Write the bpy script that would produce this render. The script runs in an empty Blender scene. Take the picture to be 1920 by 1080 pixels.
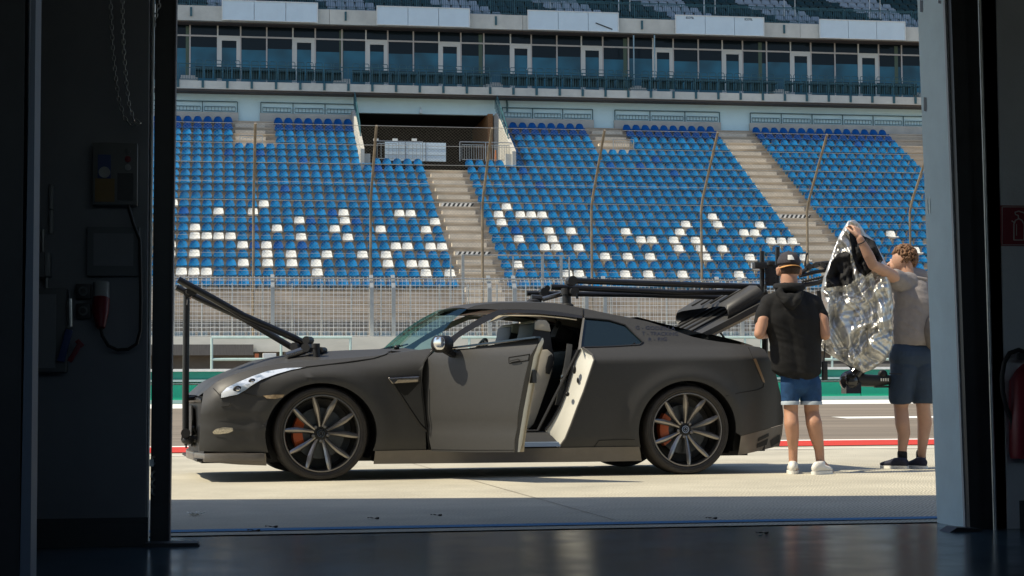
import bpy, bmesh, math, random
from mathutils import Vector, Matrix, noise
random.seed(7)
SC = bpy.context.scene
COL = SC.collection
# ------------------------------------------------------------------ camera model
F_PX = 3350.0; CAM_H = 0.645
PITCH = math.atan(196.0 / F_PX); YAW = math.atan(567.0 / F_PX * math.cos(PITCH)); ROLL = 0.0054
FW = Vector((math.sin(YAW)*math.cos(PITCH), math.cos(YAW)*math.cos(PITCH), math.sin(PITCH)))
R0 = Vector((math.cos(YAW), -math.sin(YAW), 0)); U0 = R0.cross(FW)
RT = R0*math.cos(ROLL) - U0*math.sin(ROLL); UP = R0*math.sin(ROLL) + U0*math.cos(ROLL)
CAM = Vector((0, 0, CAM_H))
def ray(px, py): return FW + RT*((px-960)/F_PX) - UP*((py-540)/F_PX)
def AT(px, py, Y):
    d = ray(px, py); return CAM + d*((Y-CAM.y)/d.y)
def ATZ(px, py, z=0.0):
    d = ray(px, py); return CAM + d*((z-CAM.z)/d.z)
def PX(p):
    v = Vector(p)-CAM; w = v.dot(FW); return 960+F_PX*v.dot(RT)/w, 540-F_PX*v.dot(UP)/w
cd = bpy.data.cameras.new('camera'); cam = bpy.data.objects.new('camera', cd); COL.objects.link(cam)
mw = Matrix.Identity(4)
for i in range(3):
    mw[i][0] = RT[i]; mw[i][1] = UP[i]; mw[i][2] = -FW[i]; mw[i][3] = CAM[i]
cam.matrix_world = mw
cd.sensor_width = 36; cd.lens = F_PX/1920*36; cd.clip_start = .05; cd.clip_end = 600
SC.camera = cam
# ------------------------------------------------------------------ materials
def M(name, col, rough=.6, metal=0., var=0., vs=4., bump=0., bs=60., spec=.5, coat=0., trans=0., ior=1.45, alpha=1., stretch=None, col2=None, detail=6, emis=None, sharp=None, coatr=.1, sheen=0.):
    m = bpy.data.materials.new(name); m.use_nodes = True; nt = m.node_tree; b = nt.nodes['Principled BSDF']
    c = (*col, 1); b.inputs['Base Color'].default_value = c; b.inputs['Roughness'].default_value = rough
    b.inputs['Metallic'].default_value = metal; b.inputs['Specular IOR Level'].default_value = spec
    b.inputs['Coat Weight'].default_value = coat; b.inputs['Coat Roughness'].default_value = coatr; b.inputs['Transmission Weight'].default_value = trans
    b.inputs['IOR'].default_value = ior; b.inputs['Alpha'].default_value = alpha
    if sheen: b.inputs['Sheen Weight'].default_value = sheen
    if var or bump or col2:
        tc = nt.nodes.new('ShaderNodeTexCoord'); mp = nt.nodes.new('ShaderNodeMapping')
        nt.links.new(tc.outputs['Object'], mp.inputs['Vector'])
        if stretch: mp.inputs['Scale'].default_value = stretch
    if var or col2:
        n = nt.nodes.new('ShaderNodeTexNoise'); n.inputs['Scale'].default_value = vs; n.inputs['Detail'].default_value = detail; n.inputs['Roughness'].default_value = .65
        nt.links.new(mp.outputs[0], n.inputs['Vector'])
        r = nt.nodes.new('ShaderNodeValToRGB'); lo, hi = sharp if sharp else (.3, .7)
        r.color_ramp.elements[0].position = lo; r.color_ramp.elements[1].position = hi
        a = col2 if col2 else tuple(x*(1-var) for x in col); h = col if col2 else tuple(min(1, x*(1+var)) for x in col)
        r.color_ramp.elements[0].color = (*a, 1); r.color_ramp.elements[1].color = (*h, 1)
        nt.links.new(n.outputs['Fac'], r.inputs['Fac']); nt.links.new(r.outputs['Color'], b.inputs['Base Color'])
    if bump:
        n2 = nt.nodes.new('ShaderNodeTexNoise'); n2.inputs['Scale'].default_value = bs; n2.inputs['Detail'].default_value = 5
        nt.links.new(mp.outputs[0], n2.inputs['Vector'])
        bp = nt.nodes.new('ShaderNodeBump'); bp.inputs['Strength'].default_value = bump; bp.inputs['Distance'].default_value = .02
        nt.links.new(n2.outputs['Fac'], bp.inputs['Height']); nt.links.new(bp.outputs[0], b.inputs['Normal'])
    return m
# ------------------------------------------------------------------ mesh builder
ORG = {}
def base_of(parent):
    return ORG.get(parent.name, Vector((0, 0, 0))) if parent else None
def tag(o, label=None, cat=None, group=None, kind=None):
    if label: o['label'] = label
    if cat: o['category'] = cat
    if group: o['group'] = group
    if kind: o['kind'] = kind
    return o
def thing(name, label, cat, loc=(0, 0, 0), group=None, rz=0., local=False, kind=None):
    o = bpy.data.objects.new(name, None); COL.objects.link(o); o.location = loc; o.rotation_euler = (0, 0, rz); o.empty_display_size = .2
    ORG[o.name] = Vector((0, 0, 0)) if local else Vector(loc)
    return tag(o, label, cat, group, kind)
class MB:
    def __init__(s): s.v = []; s.f = []; s.m = []; s.mi = 0
    def add(s, vs, fs):
        n = len(s.v); s.v += [Vector(p) for p in vs]; s.f += [tuple(i+n for i in f) for f in fs]; s.m += [s.mi]*len(fs); return s
    def box(s, x0, x1, y0, y1, z0, z1):
        return s.add([(x0,y0,z0),(x1,y0,z0),(x1,y1,z0),(x0,y1,z0),(x0,y0,z1),(x1,y0,z1),(x1,y1,z1),(x0,y1,z1)],
                     [(0,3,2,1),(4,5,6,7),(0,1,5,4),(1,2,6,5),(2,3,7,6),(3,0,4,7)])
    def cbox(s, c, d, rot=None):
        h = [x/2 for x in d]; P = []
        for z in (-1,1):
            for (x,y) in ((-1,-1),(1,-1),(1,1),(-1,1)):
                p = Vector((x*h[0], y*h[1], z*h[2]))
                if rot: p = rot @ p
                P.append(p+Vector(c))
        return s.add(P, [(0,3,2,1),(4,5,6,7),(0,1,5,4),(1,2,6,5),(2,3,7,6),(3,0,4,7)])
    def bar(s, a, b, w, h, up=(0,0,1)):
        a = Vector(a); b = Vector(b); d = (b-a).normalized(); u = Vector(up); r = d.cross(u)
        if r.length < 1e-4: r = d.cross(Vector((1,0,0)))
        r.normalize(); u = r.cross(d); P = []
        for e in (a, b):
            for (i,j) in ((-1,-1),(1,-1),(1,1),(-1,1)): P.append(e+r*(i*w/2)+u*(j*h/2))
        return s.add(P, [(0,3,2,1),(4,5,6,7),(0,1,5,4),(1,2,6,5),(2,3,7,6),(3,0,4,7)])
    def tube(s, pts, r, n=8, caps=True, closed=False):
        pts = [Vector(p) for p in pts]; k = len(pts); rr = r if isinstance(r, (list, tuple)) else [r]*k
        P = []; prev = None
        for i, p in enumerate(pts):
            if closed: d = pts[(i+1)%k]-pts[i-1]
            else: d = (pts[min(i+1,k-1)]-pts[max(i-1,0)])
            d.normalize()
            if prev is None:
                a = Vector((0,0,1)) if abs(d.z) < .9 else Vector((1,0,0)); x = d.cross(a).normalized()
            else: x = (prev - d*prev.dot(d)).normalized()
            prev = x; y = d.cross(x)
            for j in range(n):
                t = 2*math.pi*j/n; P.append(p + (x*math.cos(t)+y*math.sin(t))*rr[i])
        Fc = []
        for i in range(k if closed else k-1):
            a = i*n; b = ((i+1)%k)*n
            for j in range(n): Fc.append((a+j, a+(j+1)%n, b+(j+1)%n, b+j))
        if caps and not closed: Fc.append(tuple(range(n-1,-1,-1))); Fc.append(tuple((k-1)*n+j for j in range(n)))
        return s.add(P, Fc)
    def lathe(s, prof, c, ax, n=48, cap=False):
        # prof: (radius, offset along ax)
        c = Vector(c); ax = Vector(ax).normalized(); a = Vector((0,0,1)) if abs(ax.z) < .9 else Vector((1,0,0)); x = ax.cross(a).normalized(); y = ax.cross(x)
        P = []; Fc = []
        for (r, o) in prof:
            for j in range(n):
                t = 2*math.pi*j/n; P.append(c+ax*o+(x*math.cos(t)+y*math.sin(t))*r)
        for i in range(len(prof)-1):
            for j in range(n): Fc.append((i*n+j, i*n+(j+1)%n, (i+1)*n+(j+1)%n, (i+1)*n+j))
        if cap: Fc.append(tuple(range(n-1,-1,-1))); Fc.append(tuple((len(prof)-1)*n+j for j in range(n)))
        return s.add(P, Fc)
    def ball(s, c, r, n=12, rot=None):
        rx, ry, rz = (r, r, r) if not isinstance(r, (tuple, list)) else r
        P = [];
        for i in range(1, n):
            a = math.pi*i/n
            for j in range(2*n):
                b = math.pi*j/n; p = Vector((rx*math.sin(a)*math.cos(b), ry*math.sin(a)*math.sin(b), rz*math.cos(a)))
                P.append((rot @ p if rot else p)+Vector(c))
        t = Vector((0,0,rz)); t = rot @ t if rot else t
        P += [t+Vector(c), Vector(c)-t]; m = 2*n; Fc = []
        for i in range(n-2):
            for j in range(m): Fc.append((i*m+j, (i+1)*m+j, (i+1)*m+(j+1)%m, i*m+(j+1)%m))
        T = (n-1)*m
        for j in range(m): Fc.append((T, j, (j+1)%m)); Fc.append((T+1, (n-2)*m+(j+1)%m, (n-2)*m+j))
        return s.add(P, Fc)
    def cap(s, a, ra, b, rb, n=8):   # tapered limb with round ends
        s.ball(a, ra, n); s.ball(b, rb, n); return s.tube([a, b], [ra, rb], 2*n)
    def grid(s, rows):
        n = len(rows[0]); P = [p for r in rows for p in r]; Fc = []
        for i in range(len(rows)-1):
            for j in range(n-1): Fc.append((i*n+j, i*n+j+1, (i+1)*n+j+1, (i+1)*n+j))
        return s.add(P, Fc)
    def prism(s, poly, d):   # planar polygon points swept by vector d
        k = len(poly); d = Vector(d); P = [Vector(p) for p in poly]+[Vector(p)+d for p in poly]
        Fc = [tuple(range(k)), tuple(range(2*k-1, k-1, -1))]+[(i, i+k, (i+1)%k+k, (i+1)%k) for i in range(k)]
        return s.add(P, Fc)
    def build(s, name, mats, parent=None, angle=35, merge=0., org=None, solid=0., bevel=0., recalc=True):
        if not isinstance(mats, (list, tuple)): mats = [mats]
        if parent is not None: o0 = base_of(parent)
        elif org is not None: o0 = Vector(org)
        else:
            xs = [p.x for p in s.v]; ys = [p.y for p in s.v]; zs = [p.z for p in s.v]
            o0 = Vector(((min(xs)+max(xs))/2, (min(ys)+max(ys))/2, min(zs)))
        me = bpy.data.meshes.new(name); me.from_pydata([p-o0 for p in s.v], [], s.f)
        for m in mats: me.materials.append(m)
        if len(mats) > 1: me.polygons.foreach_set('material_index', s.m)
        if merge or recalc or bevel:
            bm = bmesh.new(); bm.from_mesh(me)
            if merge: bmesh.ops.remove_doubles(bm, verts=bm.verts, dist=merge)
            if recalc: bmesh.ops.recalc_face_normals(bm, faces=bm.faces)
            if bevel: bmesh.ops.bevel(bm, geom=[e for e in bm.edges if len(e.link_faces) == 2 and e.calc_face_angle(0) > .6], offset=bevel, segments=2, affect='EDGES', profile=.6)
            bm.to_mesh(me); bm.free()
        if angle:
            me.polygons.foreach_set('use_smooth', [True]*len(me.polygons)); me.set_sharp_from_angle(angle=math.radians(angle))
        me.update()
        o = bpy.data.objects.new(name, me); COL.objects.link(o)
        if parent is not None: o.parent = parent; ORG[o.name] = o0
        else: o.location = o0; ORG[o.name] = o0
        if solid:
            sm = o.modifiers.new('thickness', 'SOLIDIFY'); sm.thickness = solid; sm.offset = -1
        return o
def link_copy(src, parent=None, loc=None):
    c = src.copy(); COL.objects.link(c)
    if parent is not None: c.parent = parent
    if loc is not None: c.location = loc
    for ch in [x for x in bpy.data.objects if x.parent == src]: link_copy(ch, c)
    return c
def clip_half(poly, ax, val, keep_less):
    out = []; n = len(poly)
    for i in range(n):
        a = poly[i]; b = poly[(i+1) % n]
        ia = (a[ax] <= val) if keep_less else (a[ax] >= val); ib = (b[ax] <= val) if keep_less else (b[ax] >= val)
        if ia: out.append(a)
        if ia != ib:
            t = (val-a[ax])/(b[ax]-a[ax]); out.append((a[0]+(b[0]-a[0])*t, a[1]+(b[1]-a[1])*t) if ax == 0 else (a[0]+(b[0]-a[0])*t, val))
    return out
def cells(poly, su, sw):
    us = [p[0] for p in poly]; u = math.floor(min(us)/su)*su; res = []
    while u < max(us):
        st = clip_half(clip_half(poly, 0, u, False), 0, u+su, True)
        if len(st) >= 3:
            ws = [p[1] for p in st]; w = math.floor(min(ws)/sw)*sw
            while w < max(ws):
                c = clip_half(clip_half(st, 1, w, False), 1, w+sw, True)
                cc = []
                for p in c:
                    if not cc or (abs(p[0]-cc[-1][0])+abs(p[1]-cc[-1][1])) > 1e-5: cc.append(p)
                if len(cc) > 1 and abs(cc[0][0]-cc[-1][0])+abs(cc[0][1]-cc[-1][1]) < 1e-5: cc.pop()
                if len(cc) >= 3:
                    A = sum(cc[i][0]*cc[(i+1)%len(cc)][1]-cc[(i+1)%len(cc)][0]*cc[i][1] for i in range(len(cc)))
                    if abs(A) > 1e-7: res.append(cc)
                w += sw
        u += su
    return res
def lerp_tab(tab, x):
    if x <= tab[0][0]: return tab[0][1]
    for i in range(len(tab)-1):
        if x <= tab[i+1][0]:
            t = (x-tab[i][0])/(tab[i+1][0]-tab[i][0]); t2 = t
            return tab[i][1]+(tab[i+1][1]-tab[i][1])*t2
    return tab[-1][1]
def smoothtab(tab, x, h=.06): return (lerp_tab(tab, x-h)+lerp_tab(tab, x-h/2)+lerp_tab(tab, x)+lerp_tab(tab, x+h/2)+lerp_tab(tab, x+h))/5
def sm(a, b, x):
    t = max(0., min(1., (x-a)/(b-a))); return t*t*(3-2*t)
ORDW = 'zeroth first second third fourth fifth sixth seventh eighth ninth tenth eleventh twelfth thirteenth fourteenth fifteenth sixteenth seventeenth eighteenth nineteenth'.split()
TENS = {20: 'twent', 30: 'thirt', 40: 'fort', 50: 'fift', 60: 'sixt', 70: 'sevent', 80: 'eight', 90: 'ninet'}
def nth(n):
    if n < 20: return ORDW[n]
    t, r = n//10*10, n % 10
    return TENS[t]+'ieth' if r == 0 else TENS[t]+'y-'+ORDW[r]
# ------------------------------------------------------------------ light
SUNV = Vector((-.73, -.08, 1)).normalized()
w = bpy.data.worlds.new('World'); SC.world = w; w.use_nodes = True; nt = w.node_tree
sky = nt.nodes.new('ShaderNodeTexSky'); sky.sky_type = 'NISHITA'; sky.sun_disc = False
el = math.asin(SUNV.z); sky.sun_elevation = el; sky.sun_rotation = math.atan2(SUNV.x, SUNV.y)
nt.links.new(sky.outputs[0], nt.nodes['Background'].inputs[0]); nt.nodes['Background'].inputs[1].default_value = .14
sl = bpy.data.lights.new('sun', 'SUN'); sl.energy = 5.0; sl.angle = math.radians(.5); sl.color = (1, .90, .70)
so = bpy.data.objects.new('sun', sl); COL.objects.link(so); so.rotation_euler = SUNV.to_track_quat('Z', 'Y').to_euler(); so.location = (-30, 4, 50)
SC.view_settings.view_transform = 'Standard'; SC.view_settings.look = 'None'; SC.view_settings.gamma = 1; SC.view_settings.exposure = 0.25
# ------------------------------------------------------------------ ground and garage
def apron_mat():
    m = M('apron_concrete', (.46, .43, .345), .8, var=.16, vs=1.1, bump=.0)
    nt = m.node_tree; b = nt.nodes['Principled BSDF']; tc = nt.nodes['Texture Coordinate']
    wv = nt.nodes.new('ShaderNodeTexWave'); wv.inputs['Scale'].default_value = 14; wv.inputs['Distortion'].default_value = 5; wv.inputs['Detail'].default_value = 3; wv.inputs['Detail Scale'].default_value = .6
    mp = nt.nodes.new('ShaderNodeMapping'); mp.inputs['Rotation'].default_value = (0, 0, .5)
    nt.links.new(tc.outputs['Object'], mp.inputs[0]); nt.links.new(mp.outputs[0], wv.inputs[0])
    bp = nt.nodes.new('ShaderNodeBump'); bp.inputs['Strength'].default_value = .2; bp.inputs['Distance'].default_value = .012
    nz = nt.nodes.new('ShaderNodeTexNoise'); nz.inputs['Scale'].default_value = 90; nz.inputs['Detail'].default_value = 4; nt.links.new(tc.outputs['Object'], nz.inputs['Vector'])
    mx = nt.nodes.new('ShaderNodeMath'); mx.operation = 'ADD'; nt.links.new(wv.outputs['Fac'], mx.inputs[0]); nt.links.new(nz.outputs['Fac'], mx.inputs[1])
    nt.links.new(mx.outputs[0], bp.inputs['Height']); nt.links.new(bp.outputs[0], b.inputs['Normal'])
    mr = nt.nodes.new('ShaderNodeMapRange'); mr.inputs['To Min'].default_value = .72; mr.inputs['To Max'].default_value = 1.12; nt.links.new(wv.outputs['Fac'], mr.inputs['Value'])
    src = b.inputs['Base Color'].links[0].from_socket
    mm = nt.nodes.new('ShaderNodeMix'); mm.data_type = 'RGBA'; mm.blend_type = 'MULTIPLY'; mm.inputs['Factor'].default_value = 1
    nt.links.new(src, mm.inputs['A']); nt.links.new(mr.outputs[0], mm.inputs['B']); nt.links.new(mm.outputs['Result'], b.inputs['Base Color'])
    return m
m_apron = apron_mat()
m_ground = M('far_ground', (.16, .15, .13), .95, var=.2, vs=.3)
m_asph = M('pit_lane_asphalt', (.18, .15, .118), .9, var=.38, vs=2.2, stretch=(.03, 1.6, 1), bump=.15, bs=40)
m_red = M('red_road_paint', (.55, .04, .02), .55, var=.10, vs=3, stretch=(.3, 2, 1))
m_wpaint = M('white_road_paint', (.78, .77, .72), .6, var=.1, vs=6)
m_bpaint = M('blue_road_paint', (.004, .15, .36), .6, var=.25, vs=9, stretch=(.4, 3, 1))
m_conc = M('concrete', (.37, .335, .28), .9, var=.2, vs=1.6, bump=.2, bs=25)
m_concd = M('weathered_concrete', (.30, .26, .21), .9, var=.35, vs=1.2, bump=.2, bs=20)
def sheet(name, x0, x1, ys, zf, m, kind='structure', nx=1):
    mb = MB(); rows = []
    for y in ys: rows.append([Vector((x0+(x1-x0)*i/nx, y, zf(y))) for i in range(nx+1)])
    mb.grid(rows); o = mb.build(name, m, org=(0, 0, 0), angle=0, recalc=False); o['kind'] = kind
    return o
def gz(y): return 0 if y < 24 else (y-24)*.0244 if y < 45 else .5124+(y-45)*.02 if y < 60 else .8124
sheet('ground', -200, 300, [-30, 8.2, 24, 45, 60, 400], lambda y: gz(y)-.03, m_ground)
sheet('pit_apron', -30, 60, [8.352, 20.0], lambda y: -.0002, m_apron)
sheet('gutter', -30, 60, [20.0, 20.25], lambda y: -.012, M('gutter_dark', (.12, .11, .1), .8))
sheet('painted_kerb', -30, 60, [20.25, 22.35], lambda y: .001, m_red)
sheet('white_edge_line', -30, 60, [22.35, 22.75], lambda y: .001, m_wpaint)
sheet('pit_lane', -40, 70, [22.75, 24, 41.7], lambda y: gz(y)-.002, m_asph)
sheet('lane_edge_line', -40, 70, [38.2, 41.2], lambda y: gz(y)+.003, m_wpaint)
a = ATZ(1588, 784); 
def ongr(px, py):
    d = ray(px, py); t = 1.
    lo, hi = 5, 60
    for _ in range(50):
        mid = (lo+hi)/2; p = CAM+d*(mid/d.y)
        if p.z > gz(p.y): lo = mid
        else: hi = mid
    return CAM+d*(lo/d.y)
p = ongr(1588, 785); q = ongr(1588, 781.5)
mb = MB(); mb.grid([[Vector((p.x, p.y, gz(p.y)+.003)), Vector((p.x+6, p.y, gz(p.y)+.003))], [Vector((p.x, q.y, gz(q.y)+.003)), Vector((p.x+6, q.y, gz(q.y)+.003))]])
o = mb.build('lane_dash', m_wpaint, org=(0, 0, 0), angle=0); o['kind'] = 'structure'
# thin light lines in front of the kerb
sheet('apron_edge_line', -30, 60, [19.0, 19.35], lambda y: .0035, M('worn_white_paint', (.60, .57, .50), .7, var=.2, vs=3))
# apron joints, blue line and threshold channel
def strip_px(name, a, b, wdt, m, z=.004):
    a = ATZ(*a); b = ATZ(*b); d = (b-a).normalized(); a = a-d*2; b = b+d*3; n = Vector((-d.y, d.x, 0))*wdt/2
    mb = MB(); mb.add([a-n+Vector((0,0,z)), b-n+Vector((0,0,z)), b+n+Vector((0,0,z)), a+n+Vector((0,0,z))], [(0,1,2,3)])
    o = mb.build(name, m, org=(0,0,0), angle=0); o['kind'] = 'structure'; return o
m_joint = M('joint_dark', (.22, .19, .15), .9)
mb = MB()
mb.add([(-30, 8.53, .0038), (60, 8.53, .0038), (60, 8.68, .0038), (-30, 8.68, .0038)], [(0,1,2,3)])
o = mb.build('blue_floor_line', m_bpaint, org=(0,0,0), angle=0); o['kind'] = 'structure'
mb = MB(); p = ATZ(883, 900); q = ATZ(1128, 969); d = (q-p).normalized(); q = q+d*.25; p = p-d*8
n = Vector((-d.y, d.x, 0))*.0035; e = Vector((0, 0, .003))
mb.add([p-n+e, q-n+e, q+n+e, p+n+e], [(0,1,2,3)])
o = mb.build('concrete_joint', m_joint, org=(0,0,0), angle=0); o['kind'] = 'structure'
mb = MB(); mb.box(-.22, 3.75, 8.26, 8.352, -.03, -.022); o = mb.build('threshold_channel', M('channel_black', (.015,.015,.018), .6), org=(0,0,0), angle=0); o['kind'] = 'structure'
# garage floor: glossy epoxy
def floor_mat():
    m = M('epoxy_floor', (.06, .105, .14), .16, var=.25, vs=.9, spec=.5)
    nt = m.node_tree; b = nt.nodes['Principled BSDF']; tc = nt.nodes['Texture Coordinate']
    n = nt.nodes.new('ShaderNodeTexNoise'); n.inputs['Scale'].default_value = 3.5; n.inputs['Detail'].default_value = 8; nt.links.new(tc.outputs['Object'], n.inputs['Vector'])
    mr = nt.nodes.new('ShaderNodeMapRange'); mr.inputs['To Min'].default_value = .10; mr.inputs['To Max'].default_value = .30; nt.links.new(n.outputs['Fac'], mr.inputs['Value']); nt.links.new(mr.outputs[0], b.inputs['Roughness'])
    n2 = nt.nodes.new('ShaderNodeTexNoise'); n2.inputs['Scale'].default_value = 5; n2.inputs['Detail'].default_value = 2; nt.links.new(tc.outputs['Object'], n2.inputs['Vector'])
    bp = nt.nodes.new('ShaderNodeBump'); bp.inputs['Strength'].default_value = .10; bp.inputs['Distance'].default_value = .01; nt.links.new(n2.outputs['Fac'], bp.inputs['Height']); nt.links.new(bp.outputs[0], b.inputs['Normal'])
    return m
mb = MB(); mb.box(-5, 9, -5, 8.26, -.05, 0); o = mb.build('garage_floor', floor_mat(), org=(0,0,0), angle=0); o['kind'] = 'structure'
# garage shell
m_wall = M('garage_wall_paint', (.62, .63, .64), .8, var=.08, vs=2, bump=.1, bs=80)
m_walld = M('garage_wall_painted_shade', (.26, .27, .29), .8, var=.1, vs=2)  # darker copy of the wall paint, the dim interior put into its colour
m_base = M('skirting_paint', (.06, .065, .07), .6)
m_blk = M('black_steel', (.02, .021, .025), .45, var=.2, vs=8)
m_jamb = M('grey_blue_steel_paint', (.58, .74, .80), .55, var=.1, vs=2.5, bump=.05, bs=120)
m_galv = M('galvanised_steel', (.42, .43, .42), .38, .85, var=.25, vs=9)
g = thing('pit_garage', 'dark pit garage room with open doorway that frames the view', 'garage', (0, 0, 0))
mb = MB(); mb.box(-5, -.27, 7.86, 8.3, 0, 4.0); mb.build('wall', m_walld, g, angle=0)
mb = MB(); mb.box(3.66, 9, 7.86, 8.3, 0, 4.0); mb.build('wall', m_wall, g, angle=0)
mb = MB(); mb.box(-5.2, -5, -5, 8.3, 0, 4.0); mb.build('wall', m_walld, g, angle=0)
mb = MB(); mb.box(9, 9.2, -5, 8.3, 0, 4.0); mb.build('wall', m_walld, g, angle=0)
mb = MB(); mb.box(-5.2, 9.2, -5.2, -5, 0, 1.9); mb.box(-5.2, -4.2, -5.2, -5, 1.9, 4); mb.box(7.0, 9.2, -5.2, -5, 1.9, 4); mb.box(-4.2, 7.0, -5.2, -5, 3.7, 4); mb.build('rear_wall', m_walld, g, angle=0)  # unseen rear wall, its open band added to let daylight into the room
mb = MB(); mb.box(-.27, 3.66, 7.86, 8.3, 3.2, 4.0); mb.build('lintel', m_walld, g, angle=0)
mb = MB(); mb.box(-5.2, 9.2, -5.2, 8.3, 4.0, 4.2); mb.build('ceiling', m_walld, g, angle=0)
mb = MB(); mb.prism([(-14, 8.3, 4.2), (10, 8.3, 4.2), (10, 8.67, 4.2), (-14, 12.56, 4.2)], (0, 0, .3)); mb.build('canopy', m_conc, g, angle=0)
mb = MB(); mb.box(-5, -.26, 7.845, 7.86, 0, .12); mb.box(-5, -.26, 7.83, 7.86, 0, .10); mb.build('skirting', m_base, g, angle=0)
mb = MB(); mb.box(3.72, 9, 7.84, 7.86, 0, .13); mb.build('skirting', m_base, g, angle=0)
def vslab(mb, tl, tr, bl, br, Y, dep, yb=1025, ext=1.0):
    # upright prism between two leaning edges given where they cross the frame
    a = AT(bl[0], bl[1], Y); b = AT(br[0], br[1], Y); c = AT(tr[0], tr[1], Y); d = AT(tl[0], tl[1], Y)
    a2 = a+(a-d)*((a.z-0.0)/(d.z-a.z)); b2 = b+(b-c)*(b.z/(c.z-b.z)); c2 = c+(c-b)*(ext/(c.z-b.z)); d2 = d+(d-a)*(ext/(d.z-a.z))
    mb.prism([a2, b2, c2, d2], (0, dep, 0))
# right door post: a painted steel column, its inner face turned to the doorway
mb = MB()
bt = [ATZ(1757, 974), ATZ(1811, 989)]; 
Yf, Yn = 8.30, 7.95
pf0, pn0 = AT(1757, 974, Yf), AT(1811, 989, Yn); pf1, pn1 = AT(1720, 0, Yf), AT(1773, 0, Yn)
def topat(p0, p1, z): return p0+(p1-p0)*((z-p0.z)/(p1.z-p0.z))
A0, A1 = topat(pf0, pf1, 0), topat(pf0, pf1, 3.2); B0, B1 = topat(pn0, pn1, 0), topat(pn0, pn1, 3.2)
mb.add([A0, B0, B0+Vector((.12,0,0)), A0+Vector((.30,0,0)), A1, B1, B1+Vector((.12,0,0)), A1+Vector((.30,0,0))], [(0,1,5,4),(1,2,6,5),(2,3,7,6),(3,0,4,7),(0,3,2,1),(4,5,6,7)])
dp = thing('door_post', 'blue grey painted steel door post on the right of the opening', 'door post', (A0.x, A0.y, 0))
mb.build('post_panel', m_jamb, dp, angle=0)
mb = MB(); vslab(mb, (1771, 0), (1783, 0), (1810, 989), (1819, 991), 7.945, .02); mb.build('edge_strip', M('pale_grey_paint', (.45, .48, .51), .5, var=.1), dp, angle=0)
mb = MB()
for (x0, y0, x1, y1) in ((1725, 0, 1730, 23), (1759, 0, 1764, 7), (1732, 182, 1737, 209)):
    t = (AT(1740, 300, 8.28))
    # dark slots on the inner face, laid on the plane of the panel
    nrm = (B0-A0).cross(A1-A0).normalized()
    pts = []
    for (x, y) in ((x0, y0), (x1, y0+1), (x1, y1), (x0, y1-1)):
        d = ray(x, y); k = (A0-CAM).dot(nrm)/d.dot(nrm); pts.append(CAM+d*k*.9996)
    mb.add(pts, [(0,1,2,3)])
mb.build('slot', m_blk, dp, angle=0, recalc=False)
mb = MB()
for x in (1737, 1741.5):
    pts = []
    for (px_, y) in ((x, 372), (x+1.6, 372), (x+2.6, 400), (x+1, 400)):
        d = ray(px_, y); k = (A0-CAM).dot(nrm)/d.dot(nrm); pts.append(CAM+d*k*.9992)
    mb.add(pts, [(0,1,2,3)])
mb.build('latch_plate', m_galv, dp, angle=0, recalc=False)
mb = MB(); vslab(mb, (1783, 0), (1840, 0), (1819, 991), (1870, 993), 7.90, .05); mb.box(3.66, 3.75, 7.87, 8.25, 0, 3.2)
o = mb.build('roller_door_guide', m_blk, angle=0); tag(o, 'black steel door guide right of the blue grey post', 'door guide')
mb = MB(); mb.tube([topat(AT(1866, 985, 7.8), AT(1837, 0, 7.8), 0.), topat(AT(1866, 985, 7.8), AT(1837, 0, 7.8), 3.2)], .0095, 10)
o = mb.build('steel_pipe', m_galv, angle=60); tag(o, 'thin bright steel pipe running up beside the right door guide', 'pipe')
mb = MB(); mb.prism([AT(1778, 1000, 7.72), AT(1842, 999, 7.72), AT(1840, 992, 7.72), AT(1795, 989, 7.72)], (0, .12, 0))
o = mb.build('door_stop', m_blk, angle=0); o.location.z -= 0; tag(o, 'dark floor stop at the foot of the right door post', 'door stop')
# left door frame
mb = MB(); vslab(mb, (292, 0), (328, 0), (281, 1018), (315, 1015), 8.02, .25)
lf = thing('door_frame', 'dark steel door frame on the left edge of the opening', 'door frame', (-.22, 8.02, 0))
mb.build('frame_post', m_blk, lf, angle=0)
mb = MB(); vslab(mb, (328, 0), (331, 0), (315, 1015), (318, 1014), 8.0, .27); mb.build('rubber_edge', M('edge_grey', (.10, .09, .10), .5), lf, angle=0)
mb = MB()
for y in (862, 890, 905, 920): mb.tube([AT(290, y-6, 8.0), AT(285, y-3, 7.99), AT(284, y+4, 7.99), AT(290, y+8, 8.0)], .006, 6)
mb.cbox(AT(277, 868, 7.93), (.05, .03, .03)); mb.build('lock_bar', m_galv, lf, angle=40)
mb = MB(); mb.tube([topat(AT(276, 1010, 7.9), AT(288, 0, 7.9), 0.), topat(AT(276, 1010, 7.9), AT(288, 0, 7.9), 3.2)], .0065, 10)
o = mb.build('steel_pipe', m_galv, angle=60); tag(o, 'thin steel pipe catching light beside the left door frame', 'pipe')
mb = MB(); mb.prism([AT(268, 1028, 7.75), AT(377, 1027, 7.75), AT(370, 1018, 7.75), AT(272, 1019, 7.75)], (0, .12, 0))
o = mb.build('door_stop', m_blk, angle=0); tag(o, 'black floor plate at the foot of the left door frame', 'door stop')
# nearer column on the far left with a blue grey edge
mb = MB(); mb.box(-2.2, AT(52, 700, 6.0).x-.02, 6.0, 6.3, 0, 4)
ob = thing('wall_column', 'dark column at far left with a blue grey edge strip', 'column', (-1.2, 6.1, 0)); mb.build('column_body', m_blk, ob, angle=0)
mb = MB(); vslab(mb, (58, 0), (67, 0), (37, 1080), (57, 1080), 5.98, .2); mb.build('edge_strip', M('edge_strip_paint', (.20, .25, .33), .5), ob, angle=0)
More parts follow.
